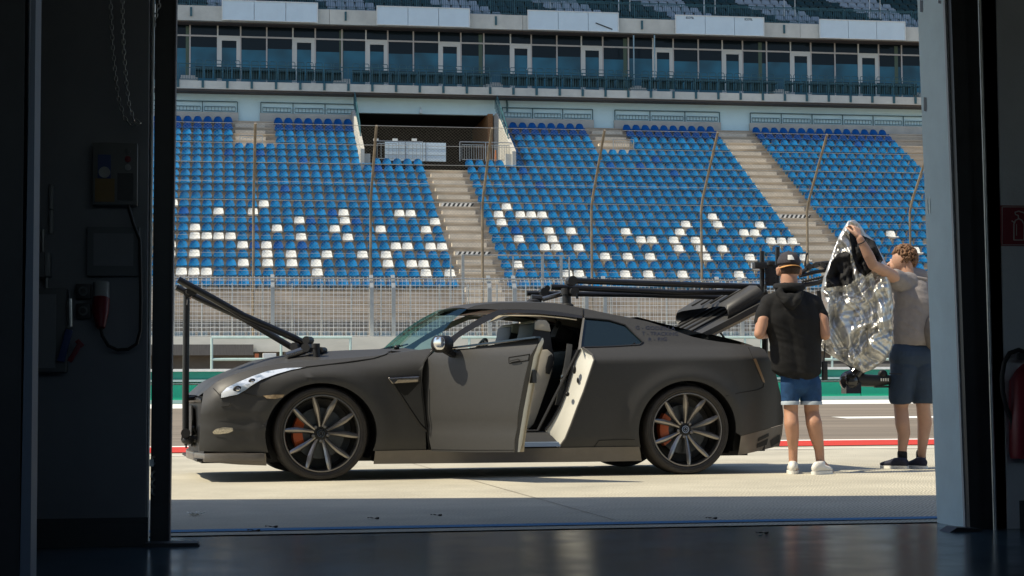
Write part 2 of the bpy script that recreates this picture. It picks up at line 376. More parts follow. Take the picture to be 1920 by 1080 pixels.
# ------- things on the left wall
m_box = M('grey_plastic', (.15, .155, .155), .5); m_yel = M('yellow_label', (.22, .13, .03), .5); m_blue = M('blue_label', (.03, .06, .20), .5); m_wpl = M('white_plastic', (.34, .35, .35), .4)
m_rpl = M('red_plastic', (.20, .008, .02), .45); m_rub = M('black_rubber', (.012, .012, .013), .6)
YW = 7.86
def wbox(mb, x0, y0, x1, y1, dep, Y=None):
    Y = YW if Y is None else Y
    a = AT(x0, y1, Y-dep); b = AT(x1, y0, Y-dep); mb.box(a.x, b.x, Y-dep, Y, a.z, b.z); return mb
t = thing('control_box', 'grey door control box with yellow and blue label on left wall', 'control box', AT(215, 383, YW))
wbox(MB(), 173, 268, 258, 383, .09).build('housing', m_box, t, bevel=.004)
wbox(MB(), 178, 335, 215, 378, .003, YW-.09).build('label_plate', m_yel, t, angle=0); wbox(MB(), 183, 290, 208, 334, .004, YW-.09).build('label_plate', m_blue, t, angle=0)
mb = MB(); mb.lathe([(.0, -.001), (.024, 0), (.024, .004)], AT(196, 323, YW-.099), (0, -1, 0), 24); mb.build('round_emblem', m_wpl, t)
for (y, m) in ((283, m_box), (299, m_rpl), (314, m_wpl)):
    mb = MB(); mb.lathe([(.013, 0), (.013, .015), (.0, .017)], AT(240, y, YW-.09), (0, -1, 0), 16); mb.build('button', m, t)
mb = MB(); wbox(mb, 220, 325, 250, 375, .006, YW-.09); mb.build('cover_plate', m_blk, t, angle=0)
t = thing('fuse_box', 'pale grey fuse box low on the left wall', 'fuse box', AT(95, 700, YW)); wbox(MB(), 52, 540, 125, 698, .12).build('housing', m_box, t, bevel=.006); wbox(MB(), 60, 552, 105, 690, .006, YW-.12).build('cover_plate', M('grey_cover', (.27,.28,.29), .4), t, angle=0)
t = thing('junction_box', 'small white junction box above the fuse box', 'junction box', AT(80, 520, YW)); wbox(MB(), 57, 472, 84, 520, .10).build('housing', m_box, t, bevel=.005); wbox(MB(), 84, 474, 94, 518, .09).build('cover_plate', m_wpl, t, bevel=.003)
mb = MB(); mb.tube([AT(80, 430, YW-.03), AT(80, 472, YW-.03)], .008, 8); mb.tube([AT(87, 520, YW-.03), AT(87, 540, YW-.03)], .008, 8); o = mb.build('conduit', m_galv); tag(o, 'short conduit pipe joining the junction box and fuse box', 'conduit')
t = thing('wall_cabinet', 'flat grey wall cabinet below the door control box', 'cabinet', AT(213, 517, YW)); wbox(MB(), 163, 426, 262, 517, .05).build('housing', M('cabinet_grey', (.16,.17,.18), .6), t, bevel=.003); mb = MB(); wbox(mb, 175, 438, 250, 498, .006, YW-.05); mb.build('cover_plate', m_walld, t, angle=0)
t = thing('white_rail', 'narrow white strip light upright on left wall beside column', 'wall strip', AT(97, 438, YW)); wbox(MB(), 92, 346, 100, 392, .03).build('strip', m_wpl, t, bevel=.003); wbox(MB(), 92, 394, 100, 438, .03).build('strip', m_wpl, t, bevel=.003)
for k, y in enumerate((532, 569)):
    t = thing('wall_socket', ('upper' if k == 0 else 'lower')+' of two black power sockets left of the red plug', 'socket', AT(156, y+28, YW), 'pair of black wall sockets')
    wbox(MB(), 142, y, 170, y+28, .05).build('housing', m_blk, t, bevel=.004); mb = MB(); mb.lathe([(.02, 0), (.02, .01), (.012, .012)], AT(156, y+14, YW-.05), (0,-1,0), 20); mb.build('socket_face', m_box, t)
t = thing('power_plug', 'big red power plug in a white socket with black cable looping right', 'plug', AT(190, 650, YW))
mb = MB(); mb.tube([AT(190, 530, YW-.05), AT(190, 560, YW-.06)], .034, 16); mb.build('socket_body', m_wpl, t)
mb = MB(); mb.tube([AT(190, 560, YW-.06), AT(188, 585, YW-.08), AT(189, 615, YW-.1)], [.036, .036, .018], 16); mb.build('plug_body', m_rpl, t)
mb = MB(); pts = [(189, 615), (192, 630), (203, 648), (220, 656), (240, 655), (256, 645), (263, 620), (264, 560), (263, 500), (262, 450), (250, 420), (240, 385)]; mb.tube([AT(x, y, YW-.09) for x, y in pts], .007, 8); mb.build('cable', m_rub, t)
t = thing('hose_coupling', 'blue and red coupling handles hanging from the fuse box', 'coupling', AT(120, 700, YW-.1))
mb = MB(); mb.tube([AT(130, 560, YW-.15), AT(131, 612, YW-.15)], .011, 10); mb.build('steel_sleeve', m_galv, t)
mb = MB(); mb.bar(AT(130, 618, YW-.15), AT(114, 678, YW-.15), .035, .03); mb.build('handle', m_blue, t, bevel=.004)
mb = MB(); mb.bar(AT(150, 645, YW-.15), AT(130, 678, YW-.15), .02, .02); mb.bar(AT(144, 638, YW-.15), AT(155, 650, YW-.15), .02, .02); mb.build('handle', m_rpl, t, bevel=.003)
def chain(pts, label, name='hoist_chain'):
    mb = MB(); P = [AT(x, y, Yc) for x, y, Yc in pts]
    # resample
    L = [0]; 
    for i in range(len(P)-1): L.append(L[-1]+(P[i+1]-P[i]).length)
    n = int(L[-1]/.022); k = 0
    for j in range(n):
        s_ = (j+.5)*.022; i = max(q for q in range(len(L)-1) if L[q] <= s_); tt = (s_-L[i])/(L[i+1]-L[i]); c = P[i].lerp(P[i+1], tt); d = (P[i+1]-P[i]).normalized()
        side = Vector((0, 1, 0)) if j % 2 else d.cross(Vector((0, 1, 0))).normalized()
        ring = [c+d*(.0145*math.cos(a))+side*(.0075*math.sin(a)) for a in [2*math.pi*q/8 for q in range(8)]]
        mb.tube(ring, .0024, 4, closed=True)
    o = mb.build(name, m_galv, angle=0); tag(o, label, 'chain', 'hoist chains'); return o
Yc = 7.7
chain([(206, -30, Yc), (208, 30, Yc), (211, 90, Yc), (216, 140, Yc), (222, 185, Yc), (232, 220, Yc), (243, 232, Yc), (256, 235, Yc), (262, 232, Yc), (250, 222, Yc), (242, 200, Yc), (237, 160, Yc), (233, 110, Yc), (230, 50, Yc), (229, -30, Yc)], 'long loop of hoist chain hanging above the control box')
chain([(300, -30, 7.9), (298, 10, 7.9), (292, 30, 7.9), (288, 50, 7.9), (285, 75, 7.9)], 'short length of chain wrapped by the left steel pipe')
# right wall
t = thing('fire_extinguisher_sign', 'red square sign with white extinguisher pictogram on right wall', 'sign', AT(1915, 462, YW))
wbox(MB(), 1877, 386, 1958, 461, .006).build('sign_plate', m_rpl, t, angle=0)
m_sym = M('sign_white', (.55, .52, .48), .5)
mb = MB(); e = YW-.008
def pl(pts, r=.0022): mb.tube([AT(x, y, e) for x, y in pts], r, 6)
pl([(1879, 388), (1956, 388), (1956, 459), (1879, 459), (1879, 388)], .0018)
pl([(1901, 450), (1901, 420), (1904, 413), (1910, 410), (1916, 413), (1920, 420), (1920, 450), (1901, 450)], .003)
pl([(1910, 410), (1909, 404), (1904, 402), (1903, 398), (1910, 396), (1920, 399), (1926, 406), (1928, 420)], .003); pl([(1897, 414), (1903, 418)], .003); pl([(1906, 442), (1906, 420)], .002)
pl([(1935, 450), (1932, 435), (1940, 420), (1946, 435), (1944, 450), (1935, 450)], .003)
mb.build('pictogram', m_sym, t)
t = thing('fire_extinguisher', 'red fire extinguisher with curved black hose at right picture edge', 'fire extinguisher', AT(1925, 885, YW))
c0 = AT(1926, 860, YW-.1); c1 = AT(1926, 690, YW-.1)
mb = MB(); mb.lathe([(0, 0), (.075, .0), (.08, .02), (.08, (c1-c0).length-.06), (.05, (c1-c0).length-.01), (.02, (c1-c0).length+.02)], c0, c1-c0, 28); mb.build('cylinder', m_rpl, t)
mb = MB(); mb.tube([AT(x, y, YW-.1) for x, y in ((1925, 662), (1910, 656), (1893, 662), (1883, 680), (1879, 705), (1880, 735), (1887, 765), (1898, 790), (1903, 815))], [.011]*8+[.018], 10); mb.build('hose', m_rub, t)
mb = MB(); mb.cbox(AT(1927, 668, YW-.1), (.10, .03, .03)); mb.build('valve', m_blk, t)
# litter
mb = MB(); c = ATZ(367, 967)
for i in range(9): mb.cbox(c+Vector((random.uniform(-.03, .03), random.uniform(-.02, .02), .008+random.uniform(0, .006))), (.04, .025, .004), Matrix.Rotation(random.uniform(-.8, .8), 3, 'Y') @ Matrix.Rotation(random.uniform(0, 3), 3, 'Z'))
o = mb.build('paper_scrap', m_wpaint, angle=0); tag(o, 'crumpled white paper scrap on the shaded apron at left', 'litter')
LV = [((700, 974), 'dark leaf alone on shaded apron right of the paper scrap'), ((818, 968), 'dark leaf on shaded apron under the car door'), ((476, 997), 'dark leaf lying on the blue floor line at left'), ((1334, 974), 'dark leaf above the blue floor line right of centre'), ((509, 990), 'small leaf just above the blue line'), ((1429, 1002), 'small bright scrap on garage floor near the threshold')]
for (p, lb) in LV:
    c = ATZ(*p); mb = MB(); w_ = .022
    mb.grid([[c+Vector((-.03+.012*i, -.012*math.sin(i*.6+.3), .006+.006*math.sin(i*1.1))) for i in range(6)], [c+Vector((-.03+.012*i, .012*math.sin(i*.6+.3), .008+.004*math.cos(i*1.3))) for i in range(6)]])
    o = mb.build('leaf', M('dry_leaf', (.03, .024, .02), .8), angle=0, solid=.001); tag(o, lb, 'leaf', 'leaves on the apron')
# ------------------------------------------------------------------ grandstand
XL, XR = -9.0, 46.0
Y0S, TS, Z0S, RS, PIT = 72.0, .8, 5.62, .427, .4885
NR = 21
def rowY(i): return Y0S+TS*i
def rowZ(i): return Z0S+RS*i-.52           # tread level of a row
m_step = M('terrace_concrete', (.43, .365, .285), .9, var=.35, vs=1.3, stretch=(.35, 1, 1.5))
m_stepw = M('stair_concrete', (.60, .54, .44), .9, var=.15, vs=2)
m_plast = M('pale_blue_plaster', (.64, .84, .88), .85, var=.06, vs=.6)
m_fasc = M('fascia_concrete', (.60, .58, .51), .9, var=.14, vs=.9)
m_teal = M('teal_painted_steel', (.035, .11, .13), .45, var=.15, vs=3)
m_frame = M('window_frame_paint', (.55, .50, .46), .5)
m_glass = M('dark_window_glass', (.008, .014, .018), .12, spec=.22)
m_glass2 = M('painted_sky_reflection', (.015, .12, .18), .3, spec=.5, var=.6, vs=.45, detail=2)  # mirrored sky painted in as a mottled blue
m_soffit = M('soffit_brown', (.10, .085, .08), .8)
m_brick = M('orange_brick', (.32, .16, .07), .85, var=.35, vs=7, stretch=(1, 1, 4))
m_dark = M('tunnel_dark', (.02, .018, .018), .9)
m_ban = M('white_board', (.66, .76, .80), .5, var=.04, vs=2)
gs = thing('grandstand', 'large grandstand with blue terraces, glazed lounge and upper tier', 'grandstand', (15, 80, gz(70)))
# voids cut into the terrace: (x0, x1, first row missing, last row missing)
xc = lambda px, py, i: AT(px, py, rowY(i)).x
tunnel = (xc(676, 300, 14), xc(965, 300, 14), 15, 20)
ent1 = (xc(441, 245, 18), xc(499, 245, 18), 17, 20)
ent2 = (AT(1124, 262, rowY(18)).x, AT(1180, 262, rowY(18)).x, 18, 20)
def seatfree(X, i):
    "is there no seat at X on row i"
    if tunnel[2] <= i <= 20 and tunnel[0] < X < tunnel[1]: return True
    if 10.1 < X < 11.62 and i <= 14: return True
    if i >= 17 and ent1[0] < X < ent1[1]: return True
    if 25.6 < X < 27.15: return True
    if i >= 17 and X > tunnel[1]:
        if 19.0+ (0) < X < 20.6: return True
    return False
# block edges checked against the picture further down
ent2 = (19.0, 20.6)
mb = MB(); mb2 = MB()
for i in range(-4, NR):
    y = rowY(i)+.28; z = rowZ(i)
    segs = [(XL, XR)]
    if i >= tunnel[2]-1: segs = [(XL, tunnel[0]), (tunnel[1], XR)]
    for (a, b) in segs:
        mb.add([(a, y-TS, z), (b, y-TS, z), (b, y, z), (a, y, z)], [(0,1,2,3)])
        mb.add([(a, y, z), (b, y, z), (b, y, z+RS), (a, y, z+RS)], [(0,1,2,3)])
        mb.add([(a, y-.0, z+RS-.05), (b, y, z+RS-.05), (b, y-.03, z+RS-.05), (a, y-.03, z+RS-.05)], [(0,1,2,3)])
        # nosing
        mb.box(a, b, y-.03, y-.002, z+RS-.07, z+RS-.003)
mb.build('terrace', m_step, gs, angle=0)
mb = MB()
for (a, b, i0, i1) in ((10.12, 11.6, -3, 14), (25.62, 27.13, -3, 20), (19.02, 20.58, 17, 20), (ent1[0]+.02, ent1[1]-.02, 17, 20)):
    mb = MB()
    for i in range(i0, i1+1):
        y = rowY(i)+.28; z = rowZ(i)
        if a == 10.12 and i == 14: continue
        mb.box(a, b, y-.38, y-.031, z+.002, z+RS/2)
    mb.build('aisle_steps', m_stepw, gs, angle=0)
m_chev = M('chevron_black', (.03, .03, .03), .6)
mb = MB(); mb2 = MB()
for (a, b, i) in ((10.14, 11.58, 9), (10.14, 11.58, 3), (25.64, 27.11, 8)):
    y = rowY(i)+.28-.384; z = rowZ(i); n = 7
    for k in range(n):
        x0 = a+(b-a)*k/n; d = (b-a)/n/2
        mb.add([(x0, y, z+.05), (x0+d, y, z+.05), (x0+d+.08, y, z+.2), (x0+.08, y, z+.2)], [(0,1,2,3)])
        mb2.add([(x0+d, y, z+.05), (x0+2*d, y, z+.05), (x0+2*d+.08, y, z+.2), (x0+d+.08, y, z+.2)], [(0,1,2,3)])
mb.build('warning_stripe', m_wpaint, gs, angle=0); mb2.build('warning_stripe', m_chev, gs, angle=0)
# base of the stand below the seats
mb = MB(); zf = rowZ(-4)
mb.box(XL, XR, 68.3, 68.55, zf-1.0, zf+.05); mb.build('base_wall', m_concd, gs, angle=0)
mb = MB(); mb.box(XL, XR, 69.4, 69.6, 1.5, zf-1.0)
mb.build('base_recess', M('blue_grey_hoarding', (.05, .10, .15), .6, var=.4, vs=.8, stretch=(2, 1, .3)), gs, angle=0)
mb = MB()
x = XL
while x < XR: mb.box(x, x+.34, 66.4, 66.7, 2.0, 2.95); x += .45
mb.build('low_panel', M('pale_blue_panel', (.22, .30, .34), .6, var=.2, vs=1.2), gs, angle=0)
# rear wall, brick tunnel and parapets
YB = rowY(20)+.75; ZT = rowZ(20)
zw1 = AT(330, 165, 87.75).z-.003
mb = MB(); xt0, xt1 = tunnel[0], tunnel[1]; zt1 = AT(800, 212, YB-.3).z; zt0 = rowZ(14)+.02
mb.box(XL, xt0, YB, YB+.3, rowZ(16), zw1); mb.box(AT(922, 250, YB).x, XR, YB, YB+.3, rowZ(16), zw1); mb.box(xt0, AT(922, 250, YB).x, YB, YB+.3, zt1, zw1)
mb.build('rear_wall', m_plast, gs, angle=0)
xb = AT(922, 250, YB).x
mb = MB(); mb.box(AT(915, 250, YB-.3).x, AT(924, 250, YB-.3).x, YB-.35, YB+5, zt0, zt1+.02); mb.build('brick_pier', m_brick, gs, angle=0)
mb = MB(); mb.box(xt0-.3, xb, YB+5, YB+5.2, zt0-1, zt1+1); mb.box(xt0-.4, xt0-.1, YB+.31, YB+5, zt0-1, zt1+1); mb.box(xt0-.3, xb+.2, YB+.31, YB+5, zt1+.02, zt1+.2)
mb.box(xt0, xt1, rowY(14)+.3, YB+5.1, zt0-.3, zt0); mb.build('tunnel', m_dark, gs, angle=0)
m_par = M('pale_parapet_concrete', (.47, .46, .42), .85, var=.12, vs=1.5)
mb = MB()
def parapet(mb, x0, x1):
    prof = []
    for i in range(14, 21): prof += [(rowY(i)-.3, rowZ(i)+RS+.55)]
    P = [(x0, rowY(14)-.3, zt0-.3)]+[(x0, y, z) for y, z in prof]+[(x0, YB, rowZ(20)+1.0), (x0, YB, zt0-.3)]
    mb.prism([Vector(p) for p in P], (x1-x0, 0, 0))
parapet(mb, xt0-.02, xt0+.16); mb.box(xt0-.05, xt0+.45, rowY(14)-.1, rowY(14)+.25, zt0-.6, zt0+.75); mb.build('parapet', m_par, gs, angle=0)
mb = MB(); parapet(mb, xt1-.16, xt1+.02)
mb.box(xt1-.45, xt1+.05, rowY(14)-.1, rowY(14)+.25, zt0-.6, zt0+.85)
mb.build('parapet', m_par, gs, angle=0)
# low coping walls behind the top row and their railings
mb = MB()
segs = [(XL, ent1[0]-.05), (ent1[1]+.05, xt0), (xt1, 19.0), (20.6, AT(1350, 236, YB).x), (27.3, XR)]
segs = [(AT(a, 220, YB-.1).x if a else XL, AT(b, 220, YB-.1).x if b else XR) for a, b in ((0, 447), (487, 671), (940, 1113), (1151, 1351), (1405, 0))]
for a, b in segs: mb = MB(); mb.box(a, b, YB-.18, YB-.03, rowZ(20), rowZ(20)+.88); mb.build('coping', m_par, gs, angle=0)
def railing(name, x0, x1, Y, z0, z1, label, cat='railing', group=None, pitch=1.25, barp=.125, tm=None, topgap=.22, parent=None, r=.022, low=.0):
    tm = tm or m_teal
    t = thing(name, label, cat, (x0, Y, z0), group) if parent is None else parent
    n = max(1, round((x1-x0)/pitch)); pw = (x1-x0)/n
    mb = MB(); mb.tube([(x0, Y, z1), (x1, Y, z1)], r, 6); mb.build('handrail', tm, t, angle=0)
    for k in range(n+1):
        mb = MB(); x = x0+k*pw; mb.box(x-.02, x+.02, Y-.02, Y+.02, z0-low, z1); mb.build('post', tm, t, angle=0)
    for k in range(n):
        mb = MB(); a = x0+k*pw+.1; b = x0+(k+1)*pw-.1; zt = z1-topgap; zb = z0+.06
        mb.box(a, b, Y-.012, Y+.012, zt-.03, zt); mb.box(a, b, Y-.012, Y+.012, zb, zb+.03)
        m_ = max(2, round((b-a)/barp))
        for j in range(m_+1): x = a+(b-a)*j/m_; mb.box(x-.009, x+.009, Y-.008, Y+.008, zb+.03, zt-.03)
        mb.build('bar_panel', tm, t, angle=0)
    return t
zr0 = rowZ(20)+.88
names = ['teal railing above the leftmost seat block', 'teal railing above the seats left of the tunnel', 'teal railing above the seats just right of the tunnel', 'teal railing above the middle right seat block', 'long teal railing above the far right seat block']
for (a, b), lb in zip(segs, names): railing('stand_railing', a+.05, b-.05, YB-.1, zr0, zr0+.54, lb, group='railings behind the top seat row', pitch=1.6, barp=.17, topgap=.24)
# railings running down beside the tunnel
for (x, lb, pxs) in ((xt0+.1, 'sloping teal railing on the left side of the tunnel', 1), (xt1-.1, 'sloping teal railing on the right side of the tunnel', 1)):
    t = thing('stair_railing', lb, 'railing', (x, rowY(15), rowZ(15)+.9), 'sloping railings beside the tunnel')
    mb = MB(); a = Vector((x, YB-.3, rowZ(20)+2.3)); b = Vector((x, rowY(16), rowZ(16)+1.6)); c = b+Vector((0, -.5, -.9))
    mb.tube([a, b, c], .03, 6); mb.tube([a-Vector((0,0,.5)), b-Vector((0,0,.5))], .02, 6); mb.build('handrail', m_teal, t)
    mb = MB()
    for k in range(14): p = a.lerp(b, k/13); mb.box(p.x-.012, p.x+.012, p.y-.012, p.y+.012, p.z-1.0, p.z)
    mb.build('bars', m_teal, t, angle=0)
# boards and railing inside the tunnel mouth
mb = MB(); Yt = rowY(14)+.9
a = AT(722, 301, Yt); b = AT(836, 268, Yt); mb.box(a.x, b.x, Yt, Yt+.08, a.z, b.z); o = thing('white_board', 'large white board standing in the tunnel mouth', 'board', (a.x, Yt, a.z)); mb.build('panel', m_ban, o, angle=0)
mb = MB(); 
for k in range(1, 3): x = a.x+(b.x-a.x)*k/3; mb.box(x-.015, x+.015, Yt-.01, Yt-.001, a.z, b.z)
for k in (1, 2): z = a.z+(b.z-a.z)*k/3; mb.box(a.x, b.x, Yt-.012, Yt-.002, z-.008, z+.008)
mb.build('joint', M('board_joint', (.2,.22,.24), .6), o, angle=0)
for k in range(3):
    c = AT(705+k*36, 262, Yt+.2); mb = MB(); mb.box(c.x-.12, c.x+.12, c.y, c.y+.1, c.z-.05, c.z+.06); oo = mb.build('lamp_box', m_wpaint, angle=0); tag(oo, ['small white box above the board, nearest the left parapet', 'small white box above the middle of the white board', 'small white box above the right end of the white board'][k], 'box', 'white boxes above the tunnel board')
a = AT(703, 300, Yt-.3); b = AT(792, 266, Yt-.3); railing('tunnel_railing', a.x, b.x, Yt-.35, a.z, b.z, 'grey wire railing in front of the white board', tm=m_galv, pitch=1.2, barp=.2, topgap=.1, r=.02)
a = AT(862, 302, Yt-.3); b = AT(958, 268, Yt-.3); railing('tunnel_railing', a.x, b.x, Yt-.35, a.z, b.z, 'grey barred railing right of the white board', tm=m_galv, pitch=1.3, barp=.12, topgap=.12, r=.025)
c = AT(929, 294, Yt-.2); mb = MB(); mb.lathe([(.05, 0), (.05, .3), (.03, .5), (0, .52)], c-Vector((0,0,.2)), (0,0,1), 10); o = mb.build('orange_marker', M('orange_plastic', (.7, .2, .03), .5)); tag(o, 'small orange marker behind the barred tunnel railing', 'marker')
a = AT(1150, 290, rowY(17)); b = AT(1188, 262, rowY(17)); railing('entry_railing', a.x, b.x, rowY(17), a.z, b.z, 'small grey railing at the stair entry right of the tunnel', tm=m_galv, pitch=.95, barp=.12, topgap=.1)
a = AT(450, 282, rowY(16)); b = AT(492, 253, rowY(16)); railing('entry_railing', a.x, b.x, rowY(16)+.2, a.z, b.z, 'small wire railing at the stair entry on the left', tm=m_galv, pitch=1.1, barp=.2, topgap=.1)
c = AT(789, 208, YB-.1); mb = MB(); mb.box(c.x-.07, c.x+.07, c.y-.1, c.y+.1, c.z-.12, c.z+.05); mb.tube([(c.x, c.y, c.z+.05), (c.x, c.y+.1, c.z+.2)], .03, 6); o = mb.build('wall_lamp', m_ban); tag(o, 'small lamp on the wall above the tunnel opening', 'lamp')
# pipe on the rear wall
mb = MB(); pts = [(940, 182), (950, 186), (951, 196), (951, 210)]; mb.tube([AT(x, y, YB-.15) for x, y in pts], .05, 8); o = mb.build('drain_pipe', m_teal); tag(o, 'bent drain pipe on the wall right of the tunnel', 'pipe')
# balcony slab
YBF = 87.75
zb0 = AT(330, 165, YBF).z; zb1 = AT(330, 150, YBF).z
mb = MB(); mb.box(XL, XR, YBF, YBF+4.2, zb0, zb1); mb.build('balcony_slab', m_fasc, gs, angle=0)
mb = MB(); mb.box(XL, XR, YBF+.12, YB+1, zb0-.09, zb0-.003); mb.build('balcony_beam', m_soffit, gs, angle=0)
mb = MB()
mb.box(XL, XR, YBF+1.8, YBF+2.4, zb1+.002, zb1+.12)
mb.build('balcony_steps', m_conc, gs, angle=0)
# balcony railing: one long thing with many posts and panels
zr = AT(330, 118, YBF).z
rt = railing('balcony_railing', XL+.3, XR-.3, YBF+.06, zb1, zr, 'long teal railing along the lounge balcony', pitch=1.17, barp=.13, topgap=.18, low=.0, r=.025)
mb = MB(); n = round((XR-XL-.6)/1.17); pw = (XR-XL-.6)/n
for k in range(n+1):
    x = XL+.3+k*pw; mb = MB(); mb.box(x-.06, x+.06, YBF-.05, YBF-.003, zb0+.05, zb1+.0); mb.build('mounting_bracket', m_teal, rt, angle=0)
# white stair blocks seen behind the balcony railing
for px_ in (353, 640, 926, 1196, 1464, 1735):
    mb = MB(); c = AT(px_, 150, YBF+.7); 
    for k in range(3): mb.box(c.x-.42+.03*k, c.x+.42+.03*k, YBF+.45+.25*k, YBF+1.0+.25*k, zb1+.003+.14*k, zb1+.14*(k+1)+.001)
    mb.build('balcony_stair', m_par, gs, angle=0)
# window wall
YW2 = YBF+2.6
zwt = AT(330, 45, YW2).z; ztr = AT(330, 66, YW2).z; zwb = zb1-.2
mb = MB(); mb.box(XL, XR, YW2+.25, YW2+.4, zwb-1, zwt+1); mb.build('lounge_back', m_dark, gs, angle=0)
mull = [356, 408, 451, 500, 549, 591, 641, 686, 727, 775, 823, 864, 907, 957, 996, 1044, 1090, 1130, 1178, 1224, 1262, 1309, 1354, 1392, 1437, 1482, 1520, 1565, 1609, 1647, 1690, 1738]
doors = {408, 549, 686, 823, 957, 1090, 1224, 1354, 1482, 1609}
xs = [AT(p_, 110, YW2).x for p_ in mull]; dxs = [xs[i+1]-xs[i] for i in range(len(xs)-1)]
xs = [xs[0]-1.2, ]+xs; mull2 = [305]+mull
wing = thing('lounge_glazing', 'dark glazed lounge front behind the balcony railing', 'window wall', (xs[0], YW2, zb1))
mb = MB(); mb.box(XL, XR, YW2-.06, YW2+.02, zwt-.02, zwt+.12); mb.build('frame', m_frame, wing, angle=0)
for i in range(len(xs)-1):
    a, b = xs[i], xs[i+1]; dr = mull2[i] in doors
    mb = MB(); e = .035
    mb.box(a-e, a+e, YW2-.05, YW2+.02, zwb, zwt-.02)
    mb.box(a+e, b-e, YW2-.05, YW2+.02, ztr-.04, ztr+.04)
    if dr:
        zd = ztr-.04
        mb.box(a+e, a+e+.17, YW2-.045, YW2+.02, zwb, zd); mb.box(b-e-.17, b-e, YW2-.045, YW2+.02, zwb, zd); mb.box(a+e+.17, b-e-.17, YW2-.045, YW2+.02, zd-.17, zd)
        mb.box(b-e-.22, b-e-.19, YW2-.12, YW2-.046, zwb+1.6, zwb+1.64)
    f_ = mb.build('balcony_door' if dr else 'window', M('door_frame_paint', (.68, .66, .60), .5) if dr and 'door_frame_paint' not in bpy.data.materials else (bpy.data.materials['door_frame_paint'] if dr else m_frame), wing, angle=0)
    mb = MB(); q = .17 if dr else 0
    # dark panes; sky reflected in their lower part is painted as blue panels
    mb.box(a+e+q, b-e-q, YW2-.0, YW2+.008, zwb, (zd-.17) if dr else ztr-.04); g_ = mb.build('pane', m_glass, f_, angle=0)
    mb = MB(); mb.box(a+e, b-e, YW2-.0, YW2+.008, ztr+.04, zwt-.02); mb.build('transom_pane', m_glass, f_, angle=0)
# blue panels on the lower lounge windows: sky reflection put into the colour
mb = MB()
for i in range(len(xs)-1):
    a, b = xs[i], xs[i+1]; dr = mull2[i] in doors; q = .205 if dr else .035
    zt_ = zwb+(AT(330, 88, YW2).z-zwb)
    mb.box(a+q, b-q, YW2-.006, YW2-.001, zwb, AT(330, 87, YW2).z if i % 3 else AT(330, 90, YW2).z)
o = mb.build('painted_reflection', m_glass2, wing, angle=0)
# yellow curtain strips
for p_ in (352, 640, 901, 1172, 1425, 1680):
    c = AT(p_, 100, YW2); mb = MB(); mb.box(c.x-.1, c.x+.1, YW2-.009, YW2-.0065, zwb, zwt-.1); mb.build('curtain', M('curtain', (.10, .14, .10), .8) if 'curtain' not in bpy.data.materials else bpy.data.materials['curtain'], wing, angle=0)
# columns (thin pipes) in front of the lounge
for p_, lb in ((1188, 'left of two thin pale pipes before the lounge windows'), (1227, 'right of two thin pale pipes before the lounge windows')):
    a = AT(p_, 66, YBF+.9); b = AT(p_+1, 168, YBF+.9); mb = MB(); mb.tube([a, b], .035, 8); o = mb.build('pipe_column', M('pale_blue_pipe', (.25, .36, .40), .4) if 'pale_blue_pipe' not in bpy.data.materials else bpy.data.materials['pale_blue_pipe']); tag(o, lb, 'pipe', 'thin pipes in front of the lounge')
# upper slab fascia and boards
YU = YW2-.95
zu0 = AT(330, 37, YU).z; zu1 = AT(330, 9, YU).z
mb = MB(); x = XL; 
while x < XR: mb.box(x, min(XR, x+4.93), YU, YU+.5, zu0, zu1); x += 4.95
mb.box(XL, XR, YU+.5, YU+6, zu0+.02, zu0+.4)
mb.build('upper_fascia', m_fasc, gs, angle=0)
mb = MB(); mb.box(XL, XR, YU+.25, YW2+.3, zu0-.05, zu0+.018); mb.build('upper_soffit', m_soffit, gs, angle=0)
mb = MB(); mb.box(XL-60, XR+40, 85.3, 125, 34, 35); mb.build('roof', m_soffit, gs, angle=0)  # unseen roof, added to cast shade on the top seat rows
BN = ['leftmost white board on the upper fascia', 'white board second from left on the upper fascia', 'white board with a dark diagonal mark on the upper fascia', 'white board with two small black inscriptions on upper fascia', 'rightmost white board on the upper fascia, near the door post']
